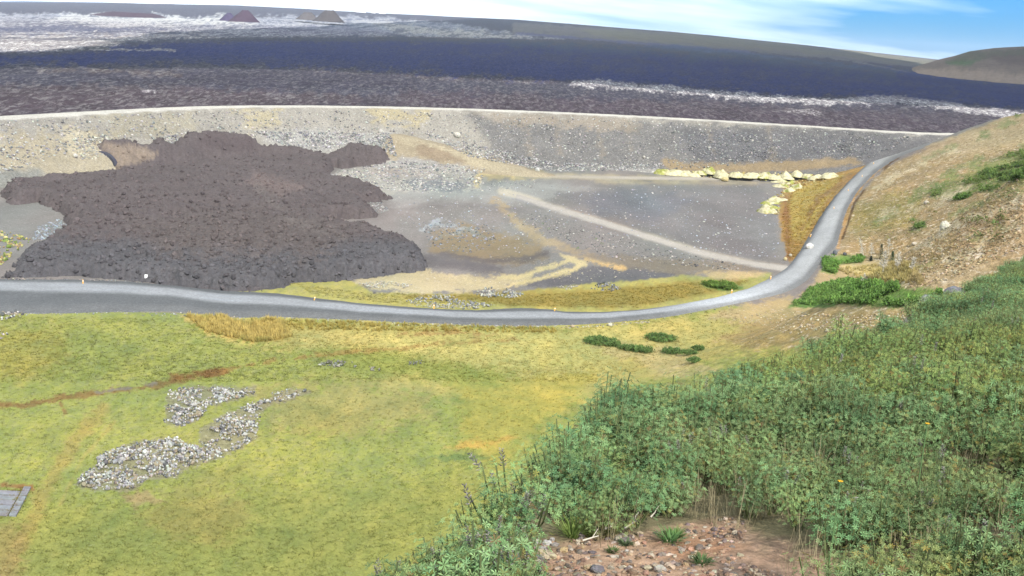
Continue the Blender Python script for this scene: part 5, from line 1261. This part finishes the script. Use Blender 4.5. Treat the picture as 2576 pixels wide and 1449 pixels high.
for u, v, tilt, lab in [(209, 720, 0, 'yellow marker post at the road edge below the left end of the lava'), (789, 762, .22, 'tilted yellow marker post beside the road where the meadow begins'), (1091, 782, 0, 'yellow marker post beside the road below the left lichen boulders'),
                        (1394, 789, .1, 'yellow marker post at the inside of the road bend'), (1840, 742, 0, 'yellow marker post on the rising part of the road bend'), (1938, 707, 0, 'yellow marker post just below the junction on the left verge'),
                        (2037, 599, .25, 'leaning yellow marker post just above the white boulder'), (2097, 530, 0, 'lowest yellow marker post on the straight climb, second above the white boulder'), (2133, 485, 0, 'yellow marker post half way up the road climb'),
                        (2168, 449, 0, 'yellow marker post above half way up the road climb'), (2197, 417, 0, 'yellow marker post near the top of the road climb'), (2243, 390, 0, 'second highest yellow marker post of the road climb'), (2305, 371, 0, 'highest and farthest yellow marker post beside the road')]:
    w = hit([(u, v)], base_z)[0]; root = empty('marker_post', w+np.array([0, 0, .15])); root.rotation_euler = (0, tilt, 0)
    root.scale = (1.6, 1.6, 1.0)
    child('post', pme, root); child('reflective_band', bme, root); tag(root, lab, 'marker post', 'yellow marker posts along the gravel road')
# small instrument box
w = hit([(368, 708)], base_z)[0]; root = empty('instrument_box', w+np.array([0, 0, .3]))
V, F = box((-.3, -.2, .5), (.3, .2, 1.2)); mesh_np('case', V, quads=F, mat=M['white'], parent=root, smooth_=False)
V, F = box((-.33, -.23, 1.203), (.33, .23, 1.26)); mesh_np('lid', V, quads=F, mat=M['white'], parent=root, smooth_=False)
for s in (-1, 1):
    V, F = box((s*.24-.03, -.03, -.3), (s*.24+.03, .03, .5)); mesh_np('leg', V, quads=F, mat=M['dark'], parent=root, smooth_=False)
tag(root, 'small white box on legs at the lava front beside the road', 'instrument box')
# far white buildings on the plain
M['wall'] = vc_mat('white_wall', .05, .2, .7, col=(.78, .78, .76)); M['roof'] = vc_mat('grey_roof', .05, .2, .7, col=(.5, .52, .55))
for u, v, wd, ht, lab in [(908, 28, 60, 8, 'low white building, leftmost on the far plain'), (940, 30, 26, 14, 'taller white block between two low buildings on the far plain'), (962, 33, 40, 7, 'low white building, rightmost on the far plain')]:
    D = 7000.0; d = ray(u, v); h = math.hypot(d[0], d[1]); x, y = D*d[0]/h, D*d[1]/h; root = empty('building', (x, y, float(field_z(np.array([x]), np.array([y]))[0])-1))
    V, F = box((-wd/2, -8, 0), (wd/2, 8, ht+2)); mesh_np('wall', V, quads=F, mat=M['wall'], parent=root, smooth_=False)
    V = np.array([(-wd/2-1, -9, ht+2.05), (wd/2+1, -9, ht+2.05), (wd/2+1, 9, ht+2.05), (-wd/2-1, 9, ht+2.05), (-wd/2-1, 0, ht+5), (wd/2+1, 0, ht+5)]); mesh_np('roof', V, quads=[(0, 1, 5, 4), (2, 3, 4, 5)], tris=[(1, 2, 5), (3, 0, 4)], mat=M['roof'], parent=root, smooth_=False)
    tag(root, lab, 'building', 'white buildings on the far plain')

# ------------------------------------------------------------------ concrete slabs in the meadow corner
A = at_z(80, 1232, 0); B = at_z(42, 1306, 0); Cc = at_z(-60, 1226, 0)
ex = (A-Cc)/np.linalg.norm(A-Cc); ey = (B-A)/np.linalg.norm(B-A); Ly = np.linalg.norm(B-A)
root = empty('concrete_pad', (A[0], A[1], float(base_z(A[0], A[1])))); tag(root, 'old pad of grey concrete slabs with grass in the joints at the left edge', 'paving')
M['conc'] = vc_mat('concrete', .22, 1.2, .9, bump=.3); rows = 6
for r_ in range(rows):
    for c_ in range(4):
        y0 = Ly*r_/rows+.07; y1 = Ly*(r_+1)/rows-.07; wds = [1.0, 3.1, 3.1, 3.1]; x1 = -sum(wds[:c_])-.07; x0 = x1-wds[c_]+.14
        P4 = [ex*x+ey*y for x, y in ((x0, y0), (x1, y0), (x1, y1), (x0, y1))]; zt = .16+.03*random.random()
        V = [(p[0], p[1], -.2) for p in P4]+[(p[0]*1, p[1]*1, zt) for p in P4]
        if (r_, c_) in ((0, 1),): continue
        o = mesh_np('slab', np.array(V), quads=[(0, 3, 2, 1), (4, 5, 6, 7), (0, 1, 5, 4), (1, 2, 6, 5), (2, 3, 7, 6), (3, 0, 4, 7)], mat=M['conc'], col=vary((166, 168, 170), 8, .06), parent=root, smooth_=False)
gp = []
for k in range(420):
    r_ = random.choice(range(1, rows)); x = -random.random()*10; y = Ly*r_/rows+random.gauss(0, .08)
    if random.random() < .25: x = -1.0+random.gauss(0, .1); y = random.random()*Ly
    p = ex*x+ey*y; gp.append((p[0], p[1], .12))
o = scatter('joint_grass', TUFT, np.array(gp), .5+.5*RG.random(len(gp)), vary((176, 160, 86), len(gp), .3), M['grass'], root); o['kind'] = 'stuff'

# ------------------------------------------------------------------ near slope details
def nhit(u, v): return hit([(u, v)], lambda x, y: near_z(x, y)[0], 0, 3, 60)[0]
def near_rock(u, v, wpx, hpx, rgb, label, flat=.6):
    w = nhit(u, v); s = wpx/FP*np.linalg.norm(w-[0, 0, CAMZ]); sz = hpx/FP*np.linalg.norm(w-[0, 0, CAMZ])
    vv, f = rock_proto(2, .05); n = vv/np.linalg.norm(vv, axis=1)[:, None]; vv = n*.5*(1+.45*fbm(n[:, 0:1]*1.9+u, n[:, 1:2]*1.9+n[:, 2:3]*1.3, 4, int(v) % 40)); vv = vv*[s, s*.7, sz*1.25]
    vv[:, 2] = np.where(vv[:, 2] > sz*.38, sz*.38+(vv[:, 2]-sz*.38)*.4, vv[:, 2])
    o = mesh_np('stone', vv, tris=f, mat=M['nrock'], col=vary(rgb, len(vv), .14), smooth_=False); o.location = w+np.array([0, 0, sz*.2]); o.rotation_euler = (0, 0, random.gauss(0, .4))
    return tag(o, label, 'stone', 'stones on the bare reddish soil')
M['nrock'] = vc_mat('scoria_stone', .35, 14, .95, bump=.8)
for a in [(1378, 1402, 44, 22, (232, 214, 176), 'largest cream stone low in the left part of the bare soil'), (1352, 1408, 26, 18, (150, 144, 140), 'grey stone touching the largest cream stone at its left'), (1350, 1366, 26, 16, (206, 198, 186), 'pale stone at the upper left corner of the bare soil'),
          (1375, 1369, 24, 16, (238, 232, 222), 'white stone in the upper left row of the bare soil'), (1388, 1360, 14, 12, (224, 218, 206), 'small white stone behind the white stone of the upper row'), (1396, 1372, 20, 10, (196, 186, 176), 'flat grey white stone right of the white stone'),
          (1300, 1378, 34, 16, (176, 166, 152), 'mauve grey stone at the left tip of the bare soil'), (1362, 1384, 26, 12, (200, 192, 182), 'pale flat stone under the white stone of the upper row'), (1418, 1386, 26, 13, (226, 196, 146), 'yellowish stone in the centre left of the bare soil'),
          (1457, 1352, 24, 18, (170, 158, 150), 'grey knobbly stone under the grass tuft'), (1508, 1344, 28, 14, (232, 222, 176), 'cream splintered stone at the upper edge of the bare soil'), (1556, 1358, 26, 18, (206, 192, 166), 'tan stone high in the middle of the bare soil'),
          (1575, 1363, 34, 16, (150, 140, 132), 'grey brown stone below the tan stone'), (1610, 1345, 20, 12, (214, 196, 160), 'light stone at the right upper edge of the bare soil'), (1490, 1393, 24, 12, (132, 122, 120), 'dark grey stone in the middle of the bare soil'),
          (1545, 1404, 22, 9, (226, 212, 190), 'left of two white flat stones in the bare soil'), (1560, 1404, 20, 9, (232, 220, 198), 'right of two white flat stones in the bare soil'), (1480, 1432, 26, 16, (216, 190, 150), 'tan rounded stone near the bottom of the bare soil'),
          (1503, 1438, 34, 22, (150, 146, 148), 'bluish grey stone near the bottom of the bare soil'), (1402, 1432, 16, 9, (230, 206, 180), 'small pink stone near the bottom of the bare soil'), (1585, 1430, 14, 9, (206, 196, 186), 'small grey stone at the lower right of the bare soil'),
          (1437, 1384, 10, 7, (236, 220, 196), 'tiny white pebble right of the yellowish stone'), (1577, 1388, 10, 8, (236, 228, 214), 'tiny white pebble in the right half of the bare soil'), (1665, 1400, 24, 14, (170, 154, 140), 'brown grey stone in the right part of the bare soil'),
          (1760, 1380, 26, 14, (160, 146, 132), 'dull brown stone far right on the bare soil'), (1660, 1436, 30, 20, (214, 206, 190), 'pale stone at the bottom right of the bare soil')]:
    near_rock(*a)
pts = px_in(patch, 2600); w = hit(pts, lambda x, y: near_plane(x, y), 0, 4, 40); w[:, 2] = near_z(w[:, 0], w[:, 1])[0]
cc = np.concatenate([vary(c_, 650, .35) for c_ in ((212, 174, 142), (182, 146, 120), (222, 204, 178), (150, 134, 124))]); RG.shuffle(cc)
tag(scatter('pebbles', STONES, w, .012+.07*RG.random(2600)**3, cc, M['nrock'], flat=.7), 'small reddish and grey pebbles covering the bare soil', None, None, 'stuff')
# bleached dead stems lying over the bare soil
for u0_, v0_, u1_, v1_, lab in [(1590, 1318, 1606, 1300, 'short white dead stem sticking up at the upper edge of the bare soil'), (1636, 1312, 1648, 1299, 'thin white dead stem right of the short one'), (1495, 1343, 1535, 1344, 'bleached forked stem lying on the cream stone'),
                                (1516, 1344, 1545, 1334, 'thin grey stem rising behind the cream stone'), (1570, 1341, 1600, 1322, 'pale twig in the middle of the upper soil edge'), (1465, 1372, 1505, 1360, 'long thin brown twig lying on the bare soil')]:
    a = nhit(u0_, v0_); dpt = np.linalg.norm(a-[0, 0, CAMZ]); d1 = ray(u1_, v1_); b = d1/np.linalg.norm(d1)*dpt*1.0+np.array([0, 0, CAMZ])
    V = []; F = []; tube(V, F, a+[0, 0, .05]-a, b+[0, 0, .05]-a, .011, .005, 5)
    m_ = (b-a)*.6; tube(V, F, m_+[0, 0, .05], m_+[.05, .03, .13], .006, .003, 4)
    o = mesh_np('dead_stem', np.array(V), quads=F, mat=M['pale_bark']); o.location = a; tag(o, lab, 'twig', 'bleached stems by the bare soil')
for u, v, hpx, rgb, lab in [(1440, 1350, 60, (150, 186, 96), 'bright green grass tuft at the upper left edge of the bare soil'), (1490, 1346, 50, (160, 190, 104), 'second bright grass tuft right of the first on the soil edge'), (1530, 1340, 44, (168, 186, 110), 'pale grass tuft behind the cream splintered stone'),
                           (1685, 1365, 44, (120, 172, 100), 'small green seedling alone in the right part of the bare soil'), (1700, 1352, 30, (128, 166, 92), 'tiny green seedling just above the lone seedling'), (1572, 1372, 22, (128, 160, 110), 'low bluish green weed in the centre of the bare soil'),
                           (1540, 1392, 20, (120, 150, 90), 'low green weed below the centre of the bare soil'), (1765, 1420, 34, (112, 150, 92), 'dark green weed at the right edge of the bare soil')]:
    w = nhit(u, v); h = hpx/FP*np.linalg.norm(w-[0, 0, CAMZ]); V = []; F = []
    for k in range(90):
        a = random.random()*6.28; r0 = random.random()*h*.3; r1 = r0+h*random.uniform(.3, 1.1); l = h*random.uniform(.2, .8); c_, s_ = math.cos(a), math.sin(a); b = len(V); ww = .006
        V += [(c_*r0-s_*ww, s_*r0+c_*ww, -.01), (c_*r0+s_*ww, s_*r0-c_*ww, -.01), (c_*(r0+r1)/2+s_*ww, s_*(r0+r1)/2-c_*ww, l*.65), (c_*(r0+r1)/2-s_*ww, s_*(r0+r1)/2+c_*ww, l*.65), (c_*r1, s_*r1, l)]
        F.append((b, b+1, b+2, b+3)); F.append((b+3, b+2, b+4, b+4))
    Q4 = [f for f in F if f[2] != f[3]]; T3 = [f[:3] for f in F if f[2] == f[3]]
    o = mesh_np('grass_tuft', np.array(V), quads=Q4, tris=T3, mat=M['grass'], col=vary(rgb, len(V), .25, .5)*[1.1, .92, 1.0]); o.location = w; tag(o, lab, 'grass tuft')
# two yellow flowers
M['yellow'] = vc_mat('petal', .1, 40, .6, col=(.85, .50, .03)); M['stemg'] = vc_mat('green_stem', .1, 40, .7, col=(.08, .14, .05))
for u, v, lab, s in [(2333, 1066, 'small round yellow flower, the higher one in the thicket', 1.0), (2114, 1211, 'wider drooping yellow flower, the lower one in the thicket', 1.2)]:
    w = hit([(u, v)], lambda x, y: near_plane(x, y)+near_bump(x, y), 1.02, 3, 90)[0]; root = empty('yellow_flower', w-np.array([0, 0, 1.0]))
    V = []; F = []; tube(V, F, (0, 0, 0), (0, 0, 1.0), .008, .006, 4); mesh_np('stem', np.array(V), quads=F, mat=M['stemg'], parent=root)
    r_ = 5.5/FP*np.linalg.norm(w-[0, 0, CAMZ])*s
    for k in range(8):
        a = k*math.pi/4; V = [(0, 0, 1.0), (math.cos(a-.35)*r_*.8, math.sin(a-.35)*r_*.8, 1.0+r_*.3), (math.cos(a)*r_*1.1, math.sin(a)*r_*1.1, 1.0+r_*.25), (math.cos(a+.35)*r_*.8, math.sin(a+.35)*r_*.8, 1.0+r_*.32), (math.cos(a)*r_*.5, math.sin(a)*r_*.5, 1.0-r_*.15)]
        mesh_np('petal', np.array(V), quads=[(0, 1, 2, 3)], tris=[(0, 4, 1), (0, 3, 4), (4, 2, 1), (4, 3, 2)], mat=M['yellow'], parent=root)
    tag(root, lab, 'flower', 'yellow flowers in the lupine thicket')

# ------------------------------------------------------------------ clouds that shade parts of the land
mcl, nn, ll = new_mat('cloud'); out = nn.new('ShaderNodeOutputMaterial'); df = nn.new('ShaderNodeBsdfDiffuse'); tl = nn.new('ShaderNodeBsdfTranslucent'); mi = nn.new('ShaderNodeMixShader')
df.inputs[0].default_value = (.9, .9, .9, 1); tl.inputs[0].default_value = (.9, .9, .9, 1); mi.inputs[0].default_value = .5; ll.new(df.outputs[0], mi.inputs[1]); ll.new(tl.outputs[0], mi.inputs[2]); ll.new(mi.outputs[0], out.inputs[0])
def cloud(shadow_xy, zg, alt, res, label, wob=60.0, thick=70.0, cell=60.0, holes=.0):
    k = (alt-zg)/sun_dir[2]; P = np.array([(x+sun_dir[0]*k, y+sun_dir[1]*k) for x, y in shadow_xy])
    x = np.arange(P[:, 0].min()-wob*2, P[:, 0].max()+wob*2, res); y = np.arange(P[:, 1].min()-wob*2, P[:, 1].max()+wob*2, res)
    X, Y = np.meshgrid(x, y); sd = poly_sd(X.ravel(), Y.ravel(), P).reshape(X.shape)
    sd = sd + wob*(fbm(X/cell/3, Y/cell/3, 4, 161, .6)*1.3)
    t = np.sqrt(np.clip(-sd/(wob*2), 0, 1))*thick*(.6+.5*ridged(X/cell, Y/cell, 3, 165)); ins = sd < 0
    q = grid_faces(*X.shape); n = X.size; ok = ins.ravel()[q].all(1); q = q[ok]
    co = np.concatenate([np.stack([X, Y, alt+t+1], -1).reshape(-1, 3), np.stack([X, Y, alt-t*.35-1], -1).reshape(-1, 3)])
    Q = np.concatenate([q, q[:, ::-1]+n]); co, Q, _ = compact(co, Q)
    o = mesh_np('clouds', co, Q, mat=mcl); return tag(o, label, None, None, 'structure')
sh = [at_z(u, v, 15.0) for u, v in [(-700, 205), (-300, 182), (0, 172), (200, 168), (520, 172), (820, 178), (1000, 192), (1250, 200), (1440, 208), (1700, 228), (2000, 248), (2300, 262), (2700, 282), (3200, 300), (3300, 262), (2900, 235), (2700, 222), (2300, 180), (1900, 140), (1600, 120), (1290, 102), (900, 97), (560, 97), (330, 99), (250, 112), (150, 130), (-100, 134), (-700, 120)]]
cloud(sh, 15, 900, 22, 'broad flat grey white cloud shading the middle of the lava field', wob=45)

# ------------------------------------------------------------------ haze
hz_co = []
for z in (-40.0, 330.0):
    for x, y in ((-13500, -500), (13500, -500), (13500, 17500), (-13500, 17500)): hz_co.append((x, y, z))
HAZE = True
if HAZE:
    hm, nn, ll = new_mat('haze_air'); out = nn.new('ShaderNodeOutputMaterial'); pv = nn.new('ShaderNodeVolumePrincipled')
    pv.inputs['Color'].default_value = (.82, .90, 1.0, 1); pv.inputs['Density'].default_value = 3.2e-5; pv.inputs['Anisotropy'].default_value = .2
    ll.new(pv.outputs[0], out.inputs['Volume'])
    o = mesh_np('haze', np.array(hz_co), quads=[(0, 3, 2, 1), (4, 5, 6, 7), (0, 1, 5, 4), (1, 2, 6, 5), (2, 3, 7, 6), (3, 0, 4, 7)], mat=hm, smooth_=False)
    tag(o, 'thin pale blue air over the whole plain', None, None, 'stuff')
SC.cycles.max_bounces = 8; SC.cycles.volume_bounces = 1; SC.cycles.transparent_max_bounces = 6; SC.cycles.diffuse_bounces = 3
print('script', time.time()-T0)
